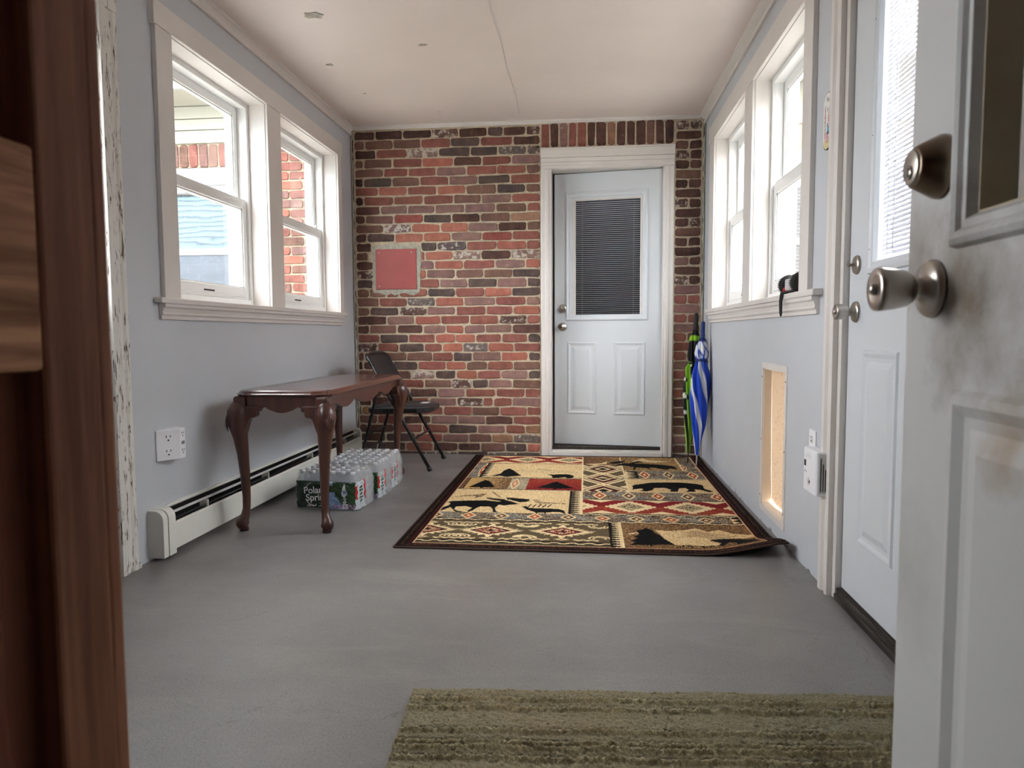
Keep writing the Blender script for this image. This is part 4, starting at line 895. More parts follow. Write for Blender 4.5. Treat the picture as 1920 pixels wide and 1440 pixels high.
    vB = vz(922.5); u1_, u2_, u3_, u4_ = gx(850, 922), gx(867, 922), gx(950, 922), gx(985, 922)
    fringe(R_(x0, u2_, vB, vA), 'x', .05, u2_, x0); C[R_(x0, x0 + .02, vB, vA)] = brown
    m = R_(u2_, u3_, vB, vA); tt = np.clip((X - u2_) / (u3_ - u2_), 0, 1); C[m] = gold; C[m & (rn < tt * 1.1 - .15)] = brown
    floral(R_(u3_, u4_, vB, vA), .12, vB, vA); C[R_(u3_, u4_, vB, vA) & (rn2 < .4)] = cream * .8
    m = R_(u4_, xm, vB, vA); C[m] = red; C[m & (rn < .5 * np.clip((Y - vB) / (vA - vB), 0, 1))] = rust
    wave(R_(x0, xm, vA - .025, vA + .025), vA, .006, .09); wave(R_(x0, xm, vB - .02, vB + .02), vB, .006, .08)
    vC = vz(966.5); uF = gx(1067, 945); m = R_(x0, uF, vC, vB - .012); fill(m, cream, gold, .38)
    fringe(R_(uF, xm, vC, vB), 'x', .04, uF, xm)
    vD = vz(978.5); floral(R_(x0, gx(1140, 975), vD, vC), .165, vD, vC)
    vE = vz(1019, 950); xr_ = gx(1142, 1000); m = R_(x0, xr_, vE, vD); C[m] = olive; C[m & (rn < .22)] = brown
    wave(R_(x0, xr_, vD - .03, vD + .012), vD - .012, .010, .085)
    for (cx_, cy_) in ((800.6, 995.6), (919.8, 998.4), (1054, 1001.0)):
        c0 = hit(cx_, cy_, 2, 0); du = (X - c0[0]) / .165; dv = (Y - c0[1]) / .105; r1 = abs(du) + abs(dv) * .95
        saw = .30 * abs(np.mod(np.arctan2(dv, du * .75) / (2 * math.pi) * 22, 1) - .5) * 2; mm = m & (r1 < 1.02 - saw); C[mm] = cream; C[mm & (rn < .2)] = cream * .85
        C[mm & (r1 < .60)] = dark; C[mm & (r1 < .60) & (rn < .45)] = red; C[mm & (r1 < .42)] = red; C[mm & (r1 < .42) & (rn < .35)] = cream; C[mm & (r1 < .13)] = dark
        for s_ in (-1, 1):
            d2 = abs(du) * 5.2 + abs(dv - s_ * 1.16) * 6.5; C[m & (d2 < 1.1)] = cream; C[m & (d2 < .45)] = brown
            for dx in (-1.02, 1.02):
                rr = np.hypot((du - dx) * 1.5, (dv - s_ * .95) * 1.3); C[m & (abs(rr - .42) < .05) & ((dv - s_ * .95) * s_ < .05)] = cream; C[m & (abs(rr - .24) < .045) & ((dv - s_ * .95) * s_ < .05)] = cream
            C[m & (abs(dv - s_ * 1.22 + .05 * np.sin(X * 160)) < .07) & (abs(abs(du) - .66) < .34)] = cream
    wave(R_(x0, xr_, y0 - .005, vE + .012), vE - .012, .012, .075)
    # ---- right half
    v7, v8 = vz(875, 1130), vz(886, 1220); uc = gx(1170, 895)
    m = R_(xm, x1, v8, y1) | R_(xm, uc, v7, y1); C[m] = brown; C[m & (rn < .55 * np.clip((X - xm) / .5, 0, 1))] = gold
    uf0, uf1 = gx(1272, 870), gx(1308, 884); floral(R_(uf0, uf1, v8, y1), .1, v8, (v8 + y1) / 2); fringe(R_(uf1, x1, v8, y1), 'x', .06, uf1, x1); C[R_(uf0 - .012, uf0, v8, y1)] = cream
    vcol0 = vz(928, 1130); m = R_(xm, uc, vcol0, v7); C[m] = olive; C[m & (rn < .2)] = brown
    for (cx_, cy_) in ((1130, 882.5), (1131, 901), (1132, 923)):
        c0 = hit(cx_, cy_, 2, 0); du = (X - c0[0]) / .16; dv = (Y - c0[1]) / .20; r1 = abs(du) + abs(dv)
        C[m & (r1 < 1.0) & (r1 > .82)] = cream; C[m & (r1 < .72)] = cream; C[m & (r1 < .60)] = dark; C[m & (r1 < .60) & (rn < .3)] = red; C[m & (r1 < .34)] = cream; C[m & (r1 < .22)] = dark
        for s_ in (-1, 1):
            for k_ in (1.0, 1.5): C[m & (abs(abs(du + s_ * 1.05) * .8 + abs(dv - .5) - .22 * k_) < .05)] = cream
    C[m & (abs(np.mod(Y * 9, 1) - .5) < .1) & (abs(X - (xm + uc) / 2) > .12) & (rn < .7)] = cream
    v9 = vz(901.5, 1240); floral(R_(uc, x1, v9, v8), .15, v9, v8); fringe(R_(uc + .01, uc + .09, v9, v8), 'x', .05, uc + .09, uc + .01); wave(R_(uc, x1, v8 - .02, v8 + .02), v8, .007, .09)
    v10 = vz(927.5, 1250); ub = gx(1325, 903); m = R_(uc, ub, v10, v9); fill(m, cream, gold, .5); fringe(R_(ub, x1, v10, v9), 'x', .06, ub, x1); C[R_(uc, uc + .008, v10, y1)] = cream
    wave(R_(xm, x1, v9 - .015, v9 + .015), v9, .005, .07)
    v11 = vz(941, 1200); floral(R_(xm, x1, v11, v10), .16, v11, v10)
    v12 = vz(969, 1200); zig(R_(xm, x1, v12, v11), v12, v11, .30, .22); C[R_(xm, x1, v11 - .012, v11)] = dark
    wave(R_(xm, x1, v12 - .03, v12 + .01), v12 - .01, .008, .08)
    v13 = vz(984, 1250); floral(R_(xr_ if False else xm, x1, v13, v12 - .03), .165, v13, v12 - .03); wave(R_(gx(1140, 985), x1, v13 - .03, v13 + .012), v13 - .012, .009, .08)
    fringe(R_(gx(1370, 978), x1, v13, v12 - .03), 'x', .05, x1, gx(1370, 978))
    ufr = gx(1163, 1000); fringe(R_(xr_, ufr, y0, v13 - .025), 'x', .034, xr_, ufr)
    m = R_(ufr, x1, y0, v13 - .028); C[m] = brown; C[m & (rn < .22)] = gold * .8; C[R_(ufr, ufr + .007, y0, v13 - .02)] = cream
    C[R_(xm - .004, xm + .004, vC, y1)] = cream
    # ---- animals, trees and mountains
    K = lambda pts, ox, oy, sc, c=black, c2=None, amt=.3: fill(pol(pts, ox, oy, sc), c, c2, amt)
    a6 = (780, 930, 5.3333); a4 = (730, 840, 5.0526); a8 = (820, 850, 6.4); a9 = (1080, 850, 6.0); a7 = (1120, 930, 5.0526)
    K([(580, 487), (700, 465), (800, 460), (935, 447), (885, 475), (800, 497), (820, 472), (700, 476)], *a4, brown, cream, .25)
    K([(965, 430), (985, 432), (1065, 490), (1050, 488)], *a4, brown); K([(1355, 510), (1390, 503), (1460, 532), (1640, 540), (1692, 550), (1560, 548), (1450, 546), (1430, 556)], *a4, brown, cream, .3)
    K([(310, 85), (350, 70), (500, 65), (700, 62), (830, 75), (900, 60), (960, 75), (1035, 100), (950, 106), (880, 116), (830, 105), (790, 140), (800, 172), (835, 184), (770, 181), (765, 150), (740, 125), (640, 125), (600, 142), (565, 166), (520, 181), (515, 168), (560, 138), (500, 120), (400, 125), (382, 150), (410, 168), (468, 176), (440, 183), (390, 176), (345, 130), (270, 160), (215, 172), (270, 130), (335, 108), (345, 88)], *a6)
    for k in range(9): K([(700 + k * 22, 20 + k * 3), (712 + k * 22, 48 + k * 2), (730 + k * 22, 50 + k * 2)], *a6); K([(905 + k * 26, 22 + k * 3), (912 + k * 26, 55 + k * 2), (935 + k * 26, 58 + k * 2)], *a6)
    K([(700, 32), (760, 42), (890, 52), (905, 66), (850, 70), (740, 54)], *a6); K([(905, 34), (970, 38), (1140, 52), (1115, 76), (1040, 82), (950, 60)], *a6)
    K([(1060, 125), (1100, 120), (1130, 140), (1280, 145), (1420, 150), (1480, 165), (1500, 203), (1440, 182), (1380, 180), (1300, 186), (1292, 204), (1280, 186), (1215, 186), (1205, 204), (1190, 182), (1110, 158)], *a6)
    for k in range(5): K([(1110 + k * 50, 132), (1150 + k * 50, 100), (1158 + k * 50, 104), (1124 + k * 50, 134)], *a6)
    K([(865, 200), (920, 225), (950, 250), (1010, 287), (940, 292), (830, 302), (760, 290), (630, 290), (760, 262), (800, 225)], *a8)
    K([(1310, 270), (1400, 275), (1450, 270), (1580, 272), (1640, 290), (1632, 312), (1560, 320), (1540, 306), (1450, 314), (1380, 312), (1375, 290)], *a8)
    K([(950, 215), (1100, 222), (1260, 205), (1420, 225), (1690, 245), (1690, 255), (1250, 222), (950, 232)], *a8, brown, cream, .55); K([(950, 240), (1250, 235), (1690, 258), (1690, 264), (1200, 248)], *a8, brown, cream, .6)
    K([(575, 340), (625, 350), (692, 427), (545, 431), (530, 442), (500, 427), (370, 427), (520, 362)], *a8); K([(1430, 358), (1640, 440), (1440, 446), (1405, 458), (1385, 440), (1180, 436)], *a8)
    K([(100, 137), (280, 130), (350, 108), (345, 135), (200, 150)], *a9, cream, gold, .3); K([(620, 112), (740, 73), (820, 95), (1050, 110), (900, 122), (700, 112)], *a9, cream, gold, .3)
    K([(355, 135), (400, 115), (500, 103), (560, 110), (520, 124), (450, 135)], *a9); K([(590, 127), (700, 103), (760, 113), (640, 132)], *a9)
    K([(440, 152), (520, 130), (700, 133), (860, 140), (1000, 150), (1100, 163), (1145, 202), (1060, 188), (1040, 200), (990, 200), (900, 182), (820, 176), (855, 200), (780, 182), (680, 176), (655, 204), (640, 200), (650, 172), (560, 157)], *a9)
    K([(635, 385), (660, 373), (750, 362), (830, 350), (1000, 346), (1200, 350), (1350, 363), (1420, 378), (1445, 420), (1545, 450), (1500, 460), (1400, 432), (1330, 425), (1350, 452), (1235, 455), (1270, 432), (1230, 410), (1160, 415), (1145, 452), (1055, 452), (1070, 430), (1000, 408), (880, 410), (855, 437), (790, 450), (715, 443), (760, 430), (740, 415), (640, 427)], *a9)
    K([(280, 375), (380, 365), (400, 375), (300, 388)], *a7, cream, brown, .35)
    K([(540, 345), (700, 352), (850, 342), (930, 328), (1050, 362), (1150, 345), (1280, 380), (1500, 398), (1522, 410), (1400, 432), (1200, 432), (1060, 450), (1180, 490), (1160, 512), (850, 508), (720, 482), (640, 432), (600, 392)], *a7, cream, gold, .4)
    for k in range(5): K([(760, 372 + k * 12), (930, 350 + k * 12), (1060, 378 + k * 11), (1400, 405 + k * 6), (1060, 382 + k * 11), (930, 355 + k * 12)], *a7, brown)
    K([(455, 322), (520, 345), (545, 375), (600, 398), (640, 430), (745, 490), (600, 482), (520, 487), (510, 504), (490, 487), (300, 487), (370, 460), (305, 450), (380, 422), (345, 407), (400, 385), (365, 345), (430, 340)], *a7)
    K([(720, 500), (830, 485), (1000, 498), (1180, 505), (1180, 514), (760, 514)], *a7, black, gold, .3)
    K([(1060, 440), (1210, 433), (1300, 443), (1480, 458), (1535, 512), (1440, 524), (1330, 524), (1310, 490), (1250, 485), (1200, 514), (1145, 514), (1180, 480)], *a7)
    # ---- border
    dist = np.minimum(np.minimum(X - RX0, RX1 - X) / bd, np.minimum((Y - RY0) / .055, (RY1 - Y) / .05)); m = dist < 1
    C[m] = dark; C[m & (dist > .28) & (dist < .42) & (rn < .30)] = brown; C[m & (dist > .62) & (dist < .80)] = rgb((74, 24, 22)); C[m & (dist > .62) & (dist < .8) & (rn < .35)] = dark; C[m & (dist > .90)] = rgb((206, 160, 126)); C[m & (dist < .12)] = rgb((38, 26, 22))
    C *= (.80 + .40 * rn2[..., None]); return np.clip(C, 0, .9)
def rug_pos(U, V):
    X = RX0 + U * (RX1 - RX0); Y = RY0 + V * (RY1 - RY0); u = X - RX0; v = Y - RY0
    s_ = lambda t: np.clip(t, 0, 1) ** 2 * (3 - 2 * np.clip(t, 0, 1))
    Z = .010 + .055 * s_((u - 1.28) / .36) * s_((.28 - v) / .28) + .004 * s_((u - 1.5) / .1) + .0012 * np.random.rand(*U.shape)
    Z += .010 * s_((u - 1.45) / .17) * s_((v - 1.9) / .3)
    edge = np.minimum(np.minimum(U, 1 - U) * (RX1 - RX0), np.minimum(V, 1 - V) * (RY1 - RY0)); Z -= .003 * np.clip(1 - edge / .006, 0, 1)
    return [X, Y, Z]
rg = empty('area_rug', (0, 4.05, 0)); tag(rg, 'lodge-style area rug with bears, moose and trees', 'rug')
pile = painted_grid('pile', M['rugprint'], 540, 400, rug_pos, rug_cols, rg)
mb = MB(); pts = []
for (u0, v0, u1, v1) in ((0, 0, 1, 0), (1, 0, 1, 1), (1, 1, 0, 1), (0, 1, 0, 0)):
    for k in range(40): pts.append((u0 + (u1 - u0) * k / 40, v0 + (v1 - v0) * k / 40))
UU = np.array([p[0] for p in pts])[None]; VV = np.array([p[1] for p in pts])[None]; q = rug_pos(UU, VV); ep = [(q[0][0, i], q[1][0, i], max(q[2][0, i] - .003, .0052)) for i in range(len(pts))]; ep.append(ep[0])
MB().tube(ep, .005, 6, caps=False).build('binding', M['rug_edge'], rg)
under = painted_grid('backing', M['rug_edge'], 30, 30, lambda U, V: [rug_pos(U, V)[0], rug_pos(U, V)[1], rug_pos(U, V)[2] - .006], lambda U, V: np.zeros(U.shape + (3,)) + .1, rg)

# ------------------------------------------------------------------ olive door mat
A = hit(773, 1290, 2, .012); Bq = hit(1675, 1304, 2, .012); dirx = Vector((Bq[0] - A[0], Bq[1] - A[1], 0)).normalized(); diry = Vector((dirx.y, -dirx.x, 0)); MWd, MDp = 1.24, .78
_yb = [hit(1200, q, 2, .015)[1] for q in (1297, 1320, 1337, 1379, 1402, 1412, 1432)]; MR = [(_yb[0] - q) for q in _yb[1:]] + [.45, .50, .56, .62, .70]
def mridge(b):
    st = np.zeros_like(b)
    for c_ in MR: st = np.maximum(st, np.exp(-((b - c_) / .0065) ** 2))
    return st
def mcol(U, V):
    b = V * MDp + .003 * np.sin(U * MWd * 23); st = mridge(b); dk = mridge(b + .014); rn = np.random.rand(*U.shape)
    return np.repeat((np.clip(.86 + .50 * st - .5 * dk * (1 - st) + .25 * (rn - .5), .25, 1.35))[..., None], 3, -1)
def mpos(U, V):
    a = U * MWd; b = V * MDp; st = np.zeros_like(U)
    st = mridge(b)
    rn = np.random.rand(*U.shape); rn = (rn + np.roll(rn, 1, 0) + np.roll(rn, 1, 1) + np.roll(rn, 1, (0, 1))) / 4
    e = np.minimum(np.minimum(a, MWd - a), np.minimum(b, MDp - b)); z = .014 + .008 * (rn - .3) + .009 * st * (.6 + .8 * rn); z = np.where(e < .004, .001, z)
    z = z - .004 * mridge(b + .014)
    wob = .003 * np.sin(a * 23) + .002 * (rn - .5)
    return [A[0] + dirx.x * a + diry.x * (b + wob), A[1] + dirx.y * a + diry.y * (b + wob), np.maximum(z, .001)]
mt = painted_grid('door_mat', M['mat'], 420, 280, mpos, mcol); tag(mt, 'olive green ribbed carpet mat in front of the doorway', 'mat')

# ------------------------------------------------------------------ umbrellas
def umbrella(name, tip, top, L_body, rmax, cols, label, hcol, hlen, white=None, neck=.80, twist=.42, phase=0.0):
    tip, top = Vector(tip), Vector(top); ax = (top - tip).normalized(); L = (top - tip).length
    e = empty(name, tip); tag(e, label, 'umbrella')
    a = ax.orthogonal().normalized(); b = ax.cross(a)
    MB().lathe([(.003, 0), (.0045, .01), (.0045, L - hlen + .01)], tip, ax, 10).build('shaft', M['nickel'] if white else M['blackmetal'], e)
    z0, z1 = L_body
    def pos(U, V):
        t = V; th = U * 2 * math.pi + t * 2.6; nk = neck
        r = np.interp(t, [0, .06, .25, .5, .68, nk, nk + .06, .93, 1.0], [.012, .018, .7 * rmax, rmax, rmax * .93, rmax * .55, rmax * .74, rmax * .62, rmax * .25])
        fold = 1 + .20 * np.sin(th * 8 - t * 6) * np.clip(t * 4, 0, 1) + .07 * np.sin(th * 3 + t * 9); r = r * fold; ang = U * 2 * math.pi
        h_ = z0 + (z1 - z0) * t; c, s_ = np.cos(ang) * r, np.sin(ang) * r * .8
        return [tip.x + ax.x * h_ + a.x * c + b.x * s_, tip.y + ax.y * h_ + a.y * c + b.y * s_, tip.z + ax.z * h_ + a.z * c + b.z * s_]
    def col(U, V):
        C = np.zeros(U.shape + (3,)); k = np.mod(U * 1.0 + V * twist + phase, 1) * len(cols); i = np.floor(k).astype(int) % len(cols)
        for j, c in enumerate(cols): C[i == j] = rgb(c)
        if white is None:
            blot = (np.sin(U * 31 + V * 9) * np.sin(V * 47 + U * 5)) ; m = (V > .30) & (V < .72) & (blot > .62) & (i % 2 == 1); C[m] = rgb((235, 235, 232)); m = (V > .35) & (V < .66) & (blot < -.6) & (i % 2 == 0); C[m] = rgb((20, 20, 20))
            C[(V > .74)] = rgb((24, 25, 26)); C[(V > .90) & (V < .945)] = rgb((150, 205, 50))
        else:
            up = (V > neck + .02); C[up] = rgb((226, 230, 234)); C[up & (np.mod(U * 4 + V * 9, 1) < .22)] = rgb((30, 66, 176)); C[up & (np.mod(U * 6, 1) < .35) & (V < neck + .09)] = rgb((32, 78, 196)); C[(V > .97)] = rgb((30, 50, 120))
        return C
    painted_grid('canopy', M['fabric'], 96, 70, pos, col, e)
    c = tip + ax * (z0 + (z1 - z0) * neck); pts = [c + (a * math.cos(t_ * .3142) + b * math.sin(t_ * .3142) * .8) * rmax * .63 for t_ in range(21)]
    m_ = simple(name + '_strap', hcol, .6); MB().tube(pts, .008, 6, caps=False).build('strap', m_, e)
    MB().lathe([(.010, L - hlen), (.0145, L - hlen + .01), (.016, L - hlen * .5), (.0145, L - .008), (.010, L)], tip, ax, 16).build('handle', m_, e)
    cord = [top - ax * .01, top + Vector((.012, -.002, -.06)), top + Vector((.016, -.004, -.18)), top + Vector((.008, -.004, -.26)), top + Vector((.003, 0, -.14)), top - ax * .02]
    MB().tube(smooth(cord, 2), .0022, 6).build('wrist_cord', M['rubber'], e)
    MB().lathe([(.004, -.001), (.005, .02), (.004, .05)], tip, ax, 10).build('ferrule', M['nickel'] if white else M['blackmetal'], e)
umbrella('umbrella', (.738, 4.80, .018), (.797, 4.96, .985), (.075, .870), .064, [(30, 72, 190), (225, 228, 232), (28, 66, 180), (30, 72, 190), (222, 226, 230), (26, 60, 170), (30, 72, 190), (222, 226, 230), (28, 66, 180), (30, 72, 190)], 'blue and white striped umbrella leaning in the corner', (24, 48, 110), .125, True, .80, .75, .30)
umbrella('umbrella', (.700, 4.93, .018), (.772, 5.10, 1.045), (.070, .925), .060, [(132, 190, 44), (22, 23, 24), (126, 184, 40), (20, 21, 22), (132, 190, 44), (22, 23, 24)], 'black and lime green umbrella behind the blue one', (20, 20, 21), .135, None, .72)

# ------------------------------------------------------------------ water packs under the table
BR, BH = .0285, .2
bprof = [(.0, .004), (.021, .0), (.0278, .006), (.0282, .02), (.0270, .05), (.0282, .08), (.0272, .11), (.0282, .135), (.024, .160), (.016, .176), (.0125, .182)]
bme = MB().lathe(bprof, n=14, caps=False).build('bottle', M['bottle']); bmesh_ = bme.data; bpy.data.objects.remove(bme)
cme = MB().lathe([(.0, .198), (.0125, .198), (.0138, .196), (.0140, .183), (.0, .183)], n=14, caps=False).build('cap', M['cap']); cmesh_ = cme.data; bpy.data.objects.remove(cme)
def text_mesh(body, size, extr=.0004):
    cu = bpy.data.curves.new('t', 'FONT'); cu.body = body; cu.size = size; cu.extrude = extr; cu.align_x = 'CENTER'; cu.offset = size * .012
    ob = bpy.data.objects.new('t', cu); COL.objects.link(ob); dg = bpy.context.evaluated_depsgraph_get(); dg.update(); me = bpy.data.meshes.new_from_object(ob.evaluated_get(dg)); bpy.data.objects.remove(ob); bpy.data.curves.remove(cu); return me
M['ink'] = simple('white_ink', (238, 240, 240), .4, .01)
T1 = text_mesh('Poland', .050); T2 = text_mesh('Spring', .050); T3 = text_mesh('24/16.9', .018)
for t_ in (T1, T2, T3): t_.materials.append(M['ink'])
PW, PD = .350, .245
def pack(loc, rz, label):
    e = empty('water_pack', loc, rz); tag(e, label, 'water bottles', 'shrink-wrapped water packs under the table')
    nx, ny = 6, 4; px, py = (PW - .012) / nx, (PD - .010) / ny
    for i in range(nx):
        for j in range(ny):
            bo = bpy.data.objects.new('bottle', bmesh_); COL.objects.link(bo); bo.location = (-PW / 2 + .006 + px * (i + .5), -PD / 2 + .005 + py * (j + .5), .002); bo.rotation_euler = (0, 0, random.uniform(0, 6)); attach_local(bo, e)
            co = bpy.data.objects.new('cap', cmesh_); COL.objects.link(co); attach_local(co, bo)
    # film body: perimeter sweep bulging round the bottles
    def per(U):
        s_ = U * 4; side = np.floor(np.minimum(s_, 3.9999)).astype(int); f = s_ - side; hw, hd = PW / 2, PD / 2; c = .022
        x = np.select([side == 0, side == 1, side == 2, side == 3], [-hw + f * 2 * hw, np.full_like(f, hw), hw - f * 2 * hw, np.full_like(f, -hw)]); y = np.select([side == 0, side == 1, side == 2, side == 3], [np.full_like(f, -hd), -hd + f * 2 * hd, np.full_like(f, hd), hd - f * 2 * hd])
        r = np.maximum(np.abs(x) - (hw - c), 0), np.maximum(np.abs(y) - (hd - c), 0); q = np.hypot(*r); k = np.where(q > c, c / np.maximum(q, 1e-6), 1)
        x = np.sign(x) * (np.minimum(np.abs(x), hw - c) + r[0] * k); y = np.sign(y) * (np.minimum(np.abs(y), hd - c) + r[1] * k)
        bul = np.where(side % 2 == 0, np.cos((x + hw - .006) / px * 2 * np.pi), np.cos((y + hd - .005) / py * 2 * np.pi)); 
        return x, y, bul
    def fpos(U, V):
        x, y, bul = per(U); z = V * .192 + .003; k = 1 - .0085 * (bul + 1) * (1 - .5 * V); sh = np.where(V > .72, 1 - (V - .72) * .34, 1.0); rn = .0015 * np.sin(U * 90 + V * 31)
        return [x * k * sh + rn, y * k * sh + rn, z]
    ob = painted_grid('shrink_wrap', M['film'], 160, 16, fpos, lambda U, V: np.zeros(U.shape + (3,)) + .5); attach_local(ob, e)
    def tpos_(U, V): return [(U - .5) * (PW * .92), (V - .5) * (PD * .92), .1985 + .004 * np.sin(U * np.pi * 12) * np.sin(V * np.pi * 8) + .003 * np.sin(U * 31 + V * 17)]
    ob = painted_grid('top_film', M['film'], 60, 40, tpos_, lambda U, V: np.zeros(U.shape + (3,)) + .5); attach_local(ob, e)
    # printed band: front and part of the right side
    def lpos(U, V):
        x, y, z = fpos(U * .365, V * .75 + .015); k = 1.006; return [x * k, y * k, z]
    def lcol(U, V):
        s_ = U * .365 * 4; f = s_; C = np.zeros(U.shape + (3,)); rn = np.random.rand(*U.shape); n1 = np.sin(U * 160) * np.sin(V * 55 + U * 23) + rn * .9
        C[:] = rgb((28, 52, 34)); C[n1 > .75] = rgb((66, 104, 58)); C[n1 < -.25] = rgb((16, 30, 22))
        m = (f < .48); C[m & (n1 > .75)] = rgb((34, 62, 44))
        st = (abs(f - .56 - .20 * (V - .55) * np.where(V < .45, -1, .4)) < .09 + .18 * np.clip(.45 - V, 0, 1)) & (V < .62); C[st] = rgb((104, 136, 178)); C[st & (rn > .7)] = rgb((170, 190, 214))
        C[(f > .47) & (f < .62) & (V > .86)] = rgb((176, 200, 226)); C[(f > .62) & (f < .98) & (V < .17 + .05 * np.sin(f * 60)) & (rn > .3)] = rgb((120, 78, 124)); C[(f > .62) & (f < .98) & (V < .17) & (rn > .8)] = rgb((216, 200, 214))
        C[(f < .8) & (V < .03)] = rgb((150, 156, 160))
        dr = np.hypot((f - .80) / .042, (V - .62) / .155); tipm = (V > .62) & (abs(f - .80) < .042 * (1 - (V - .62) / .36)); m = ((dr < 1) | tipm) & (V < .97); C[m] = rgb((228, 232, 234))
        C[(abs(f - .80) < .030) & (abs(V - .62) < .09) & (np.mod(V * 22, 1) > .3)] = rgb((54, 96, 140)); 
        for vv in (.40, .27): d2 = np.hypot((f - .805) / .024, (V - vv) / .06); C[d2 < 1] = rgb((196, 200, 204)); C[d2 < .5] = rgb((120, 130, 126))
        m = (abs(f - .815) < .042) & (abs(V - .12) < .085); C[m] = rgb((232, 232, 234)); C[m & (abs(f - .815) < .034) & (abs(V - .125) < .06) & (np.mod(f * 130, 1) < .45)] = rgb((30, 30, 32))
        m = f > .985; C[m] = rgb((206, 212, 216)); C[m & (rn > .55)] = rgb((150, 158, 164)); m = (f > .985) & (f < 1.06) & (V > .38) & (V < .86); C[m] = rgb((178, 36, 44))
        m = (f > 1.14) & (f < 1.30) & (V > .22) & (V < .88) & (np.mod(V * 8, 1) < .6); C[m] = rgb((52, 86, 66)); C[(f > 1.36) & (V > .3)] = rgb((182, 38, 46))
        return C
    lb = painted_grid('printed_label', M['print'], 300, 60, lpos, lcol); attach_local(lb, e)
    for me, (tx, tz) in ((T1, (-.052, .088)), (T2, (-.045, .050)), (T3, (-.075, .017))):
        to = bpy.data.objects.new('lettering', me); COL.objects.link(to); to.location = (tx, -PD / 2 - .0045, tz); to.rotation_euler = (math.radians(90), math.radians(-4), 0); attach_local(to, lb)
    for a0, a1 in ((205, 262), (278, 345), (115, 150)):
        pts = [(-.048 + .070 * math.cos(math.radians(t_)), -PD / 2 - .0035, .083 + .064 * math.sin(math.radians(t_))) for t_ in np.linspace(a0, a1, 14)]; ob = MB().tube(pts, .0016, 5).build('lettering', M['ink']); attach_local(ob, lb)
pack((-1.330, 3.640, 0), math.radians(-6), 'nearest shrink-wrapped pack of spring water bottles, behind the table leg')
pack((-1.300, 3.905, 0), math.radians(-3), 'middle shrink-wrapped pack of spring water bottles in the row')
pack((-1.305, 4.165, 0), math.radians(0), 'farthest shrink-wrapped pack of spring water bottles, near the chair')

# ------------------------------------------------------------------ outside
YO = 5.13
g = B(-40, 40, -40, 40, -.40, -.30).build('ground_outside', M['ground']); struct(g, 'grey concrete ground outside the windows', 'ground')
we = empty('wall_outside', (-2.6, YO, -.3)); struct(we, 'brick house wall outside the sofa table windows', 'wall')
wx0, wx1, wz0, wz1 = -3.45, -2.40, .95, 2.02
mb = MB(); mb.box(-6, wx0, YO + .010, YO + .2, -.3, 2.6); mb.box(wx1, XL - .161, YO + .010, YO + .2, -.3, 2.6); mb.box(wx0, wx1, YO + .010, YO + .2, -.3, wz0); mb.box(wx0, wx1, YO + .010, YO + .2, 2.33, 2.6); mb.box(wx0, wx1, YO + .010, YO + .2, wz1 + .14, 2.33)
mb.build('mortar_bed', M['mortar_out'], we)
for i in range(31):
    z = .30 + i * PITCH; x = wx1 + .01 if z > wz0 - .05 else wx1 - .2; off = (i % 2) * .105; xx = x; first = True
    while xx < XL - .175:
        L = .21 if not (first and off) else .105; x2 = min(xx + L, XL - .165); 
        if x2 - xx > .03: brick(we, (xx + x2) / 2, YO, z, x2 - xx - .011, PITCH - .011, random.choice('rormorrbom'), .55)  # outside bricks take dimmed colours against the overbright daylight
        xx = x2; first = False
for k in range(13): 
    xx = -3.30 + k * .077; brick(we, xx, YO, wz1 + .225, .066, .165, random.choice('rrmrrmb'), .55)
for z0_, z1_, dd in ((2.335, 2.43, .012), (2.43, 2.51, .02), (2.51, 2.60, .03)): B(-6, XL - .162, YO - dd, YO + .02, z0_, z1_ - .004).build('frieze_board', M['cream_ext'], we, .003)
B(-6, XL - .162, YO - .42, YO + .2, 2.60, 2.63).build('soffit', M['cream_ext'], we); B(-6, XL - .162, YO - .45, YO - .42, 2.58, 2.74).build('fascia', M['white_ext'], we)
def outwin(name, x0, x1, z0, z1, label, blinds):
    w = empty(name, ((x0 + x1) / 2, YO, z0)); struct(w, label, 'window')
    mb = MB()
    for q in ((x0, x0 + .05, z0, z1), (x1 - .05, x1, z0, z1), (x0, x1, z1 - .05, z1), (x0, x1, z0, z0 + .05)): mb.box(q[0], q[1], YO - .01, YO + .09, q[2], q[3])
    for k, dd in enumerate((.05, .035, .02)): mb.box(x0 - .02, x1 + .02, YO - dd, YO + .02, z1 + .0 + k * .045, z1 + .040 + k * .045)
    mb.build('frame', M['white_ext'], w, .003)
    zm = (1.515, 1.562); B(x0 + .04, x1 - .04, YO + .02, YO + .06, *zm).build('meeting_rail', M['white_ext'], w, .003)
    if not blinds:
        B(x0 + .05, x1 - .05, YO + .055, YO + .06, zm[1], z1 - .05).build('pane', M['mirrorpane'], w); B(x0 + .05, x1 - .05, YO + .03, YO + .035, z0 + .05, zm[0]).build('screen', M['screen'], w)
    else:
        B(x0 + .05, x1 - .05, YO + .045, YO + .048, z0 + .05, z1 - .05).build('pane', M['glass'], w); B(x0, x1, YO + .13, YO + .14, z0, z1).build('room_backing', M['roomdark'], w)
        me0 = None
        for i in range(int((z1 - z0 - .12) / .026)):
            if me0 is None: ob = B(x0 + .055, x1 - .055, YO + .075, YO + .095, -.004, .0).build('slat', M['blind_grey']); me0 = ob.data
            else: ob = bpy.data.objects.new('slat', me0); COL.objects.link(ob)
            ob.location = (0, 0, z0 + .06 + i * .026); attach(ob, w)
outwin('window_5', wx0, wx1, wz0, wz1, 'outside house window reflecting pale blue siding', False)
wr = empty('wall_outside_right', (1.9, YO, -.3)); struct(wr, 'house wall outside the pet door side windows', 'wall')
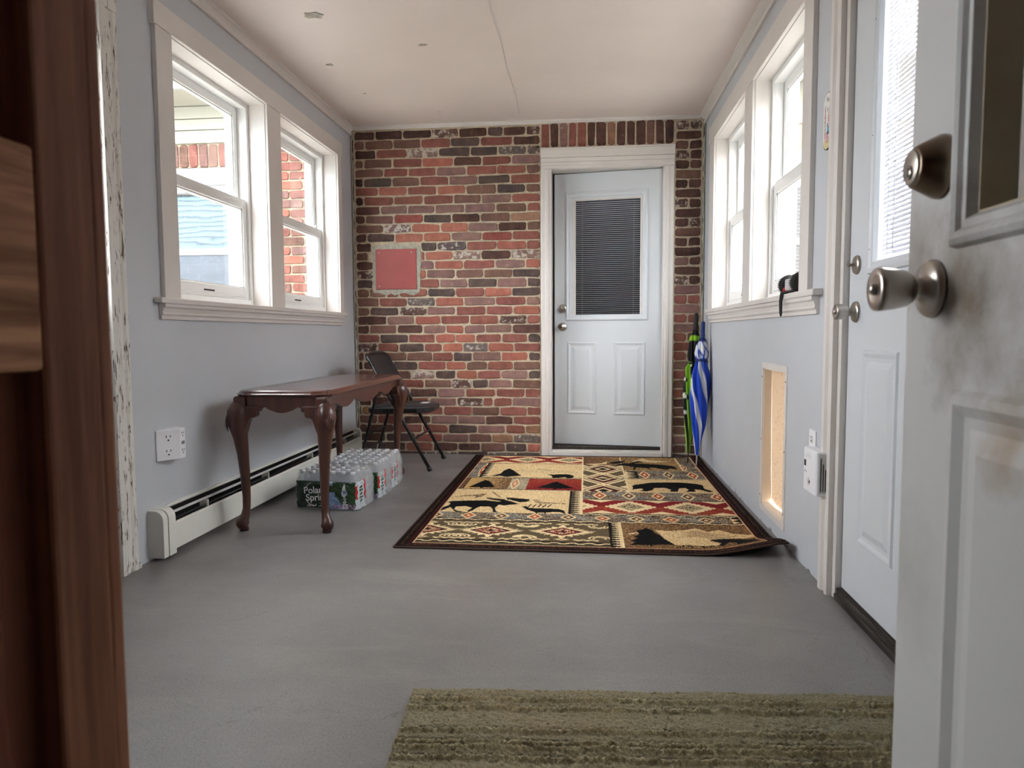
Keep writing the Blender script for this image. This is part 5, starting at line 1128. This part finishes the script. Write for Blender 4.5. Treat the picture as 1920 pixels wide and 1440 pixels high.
mb = MB(); mb.box(XR + .161, 1.36, YO + .01, YO + .2, -.3, 2.6); mb.box(2.35, 6, YO + .01, YO + .2, -.3, 2.6); mb.box(1.36, 2.35, YO + .01, YO + .2, -.3, .95); mb.box(1.36, 2.35, YO + .01, YO + .2, 2.02, 2.6); mb.build('mortar_bed', M['mortar_out'], wr)
for i in range(31):
    z = .30 + i * PITCH
    for x0_, x1_ in (((1.02, 1.14), (1.14, 1.35)) if i % 2 else ((1.02, 1.23), (1.23, 1.35))): brick(wr, (x0_ + x1_) / 2, YO, z, x1_ - x0_ - .011, PITCH - .011, random.choice('rmbrrmb'), .55)  # bricks on this side dimmed in colour too, for the strong daylight
B(XR + .162, 6, YO - .42, YO + .2, 2.60, 2.63).build('soffit', M['cream_ext'], wr); B(XR + .162, 6, YO - .012, YO + .02, 2.33, 2.60).build('frieze_board', M['cream_ext'], wr, .003)
outwin('window_6', 1.36, 2.35, .95, 2.02, 'outside house window with horizontal blinds, past the sill gadget', True)
# neighbour's siding, seen as a reflection
nb = empty('siding_house', (-8, -2.2, -.3)); tag(nb, 'pale blue clapboard house mirrored in the outside window', 'house')
for i in range(44):
    z = -.3 + i * .10
    if i == 0: ob = MB().extr([(-2.2, -.3), (-2.160, -.3), (-2.197, -.205), (-2.2, -.205)], 'x', -11.5, -5.0).build('siding_board', M['siding']); me0 = ob.data
    else: ob = bpy.data.objects.new('siding_board', me0); COL.objects.link(ob)
    ob.location = (0, 0, i * .10); attach(ob, nb)
B(-11.5, -5.0, -2.5, -2.2, -.3, 4.1).build('house_core', M['siding'], nb)

nw = empty('wall_light_blocker', (6.5, 0, -.3)); struct(nw, 'unseen grey wall added to cut light to the pet door side windows', 'wall')  # out of view, added to block part of the sky light from the right
for i in range(18):
    if i == 0: ob = MB().extr([(6.5, -.3), (6.475, -.3), (6.495, -.09), (6.5, -.09)], 'y', -6, 5.0).build('siding_board', M['siding_grey']); me0 = ob.data
    else: ob = bpy.data.objects.new('siding_board', me0); COL.objects.link(ob)
    ob.location = (0, 0, i * .20); attach(ob, nw)
B(6.5, 6.9, -6, 5.0, -.3, 3.35).build('house_core', M['siding_grey'], nw)
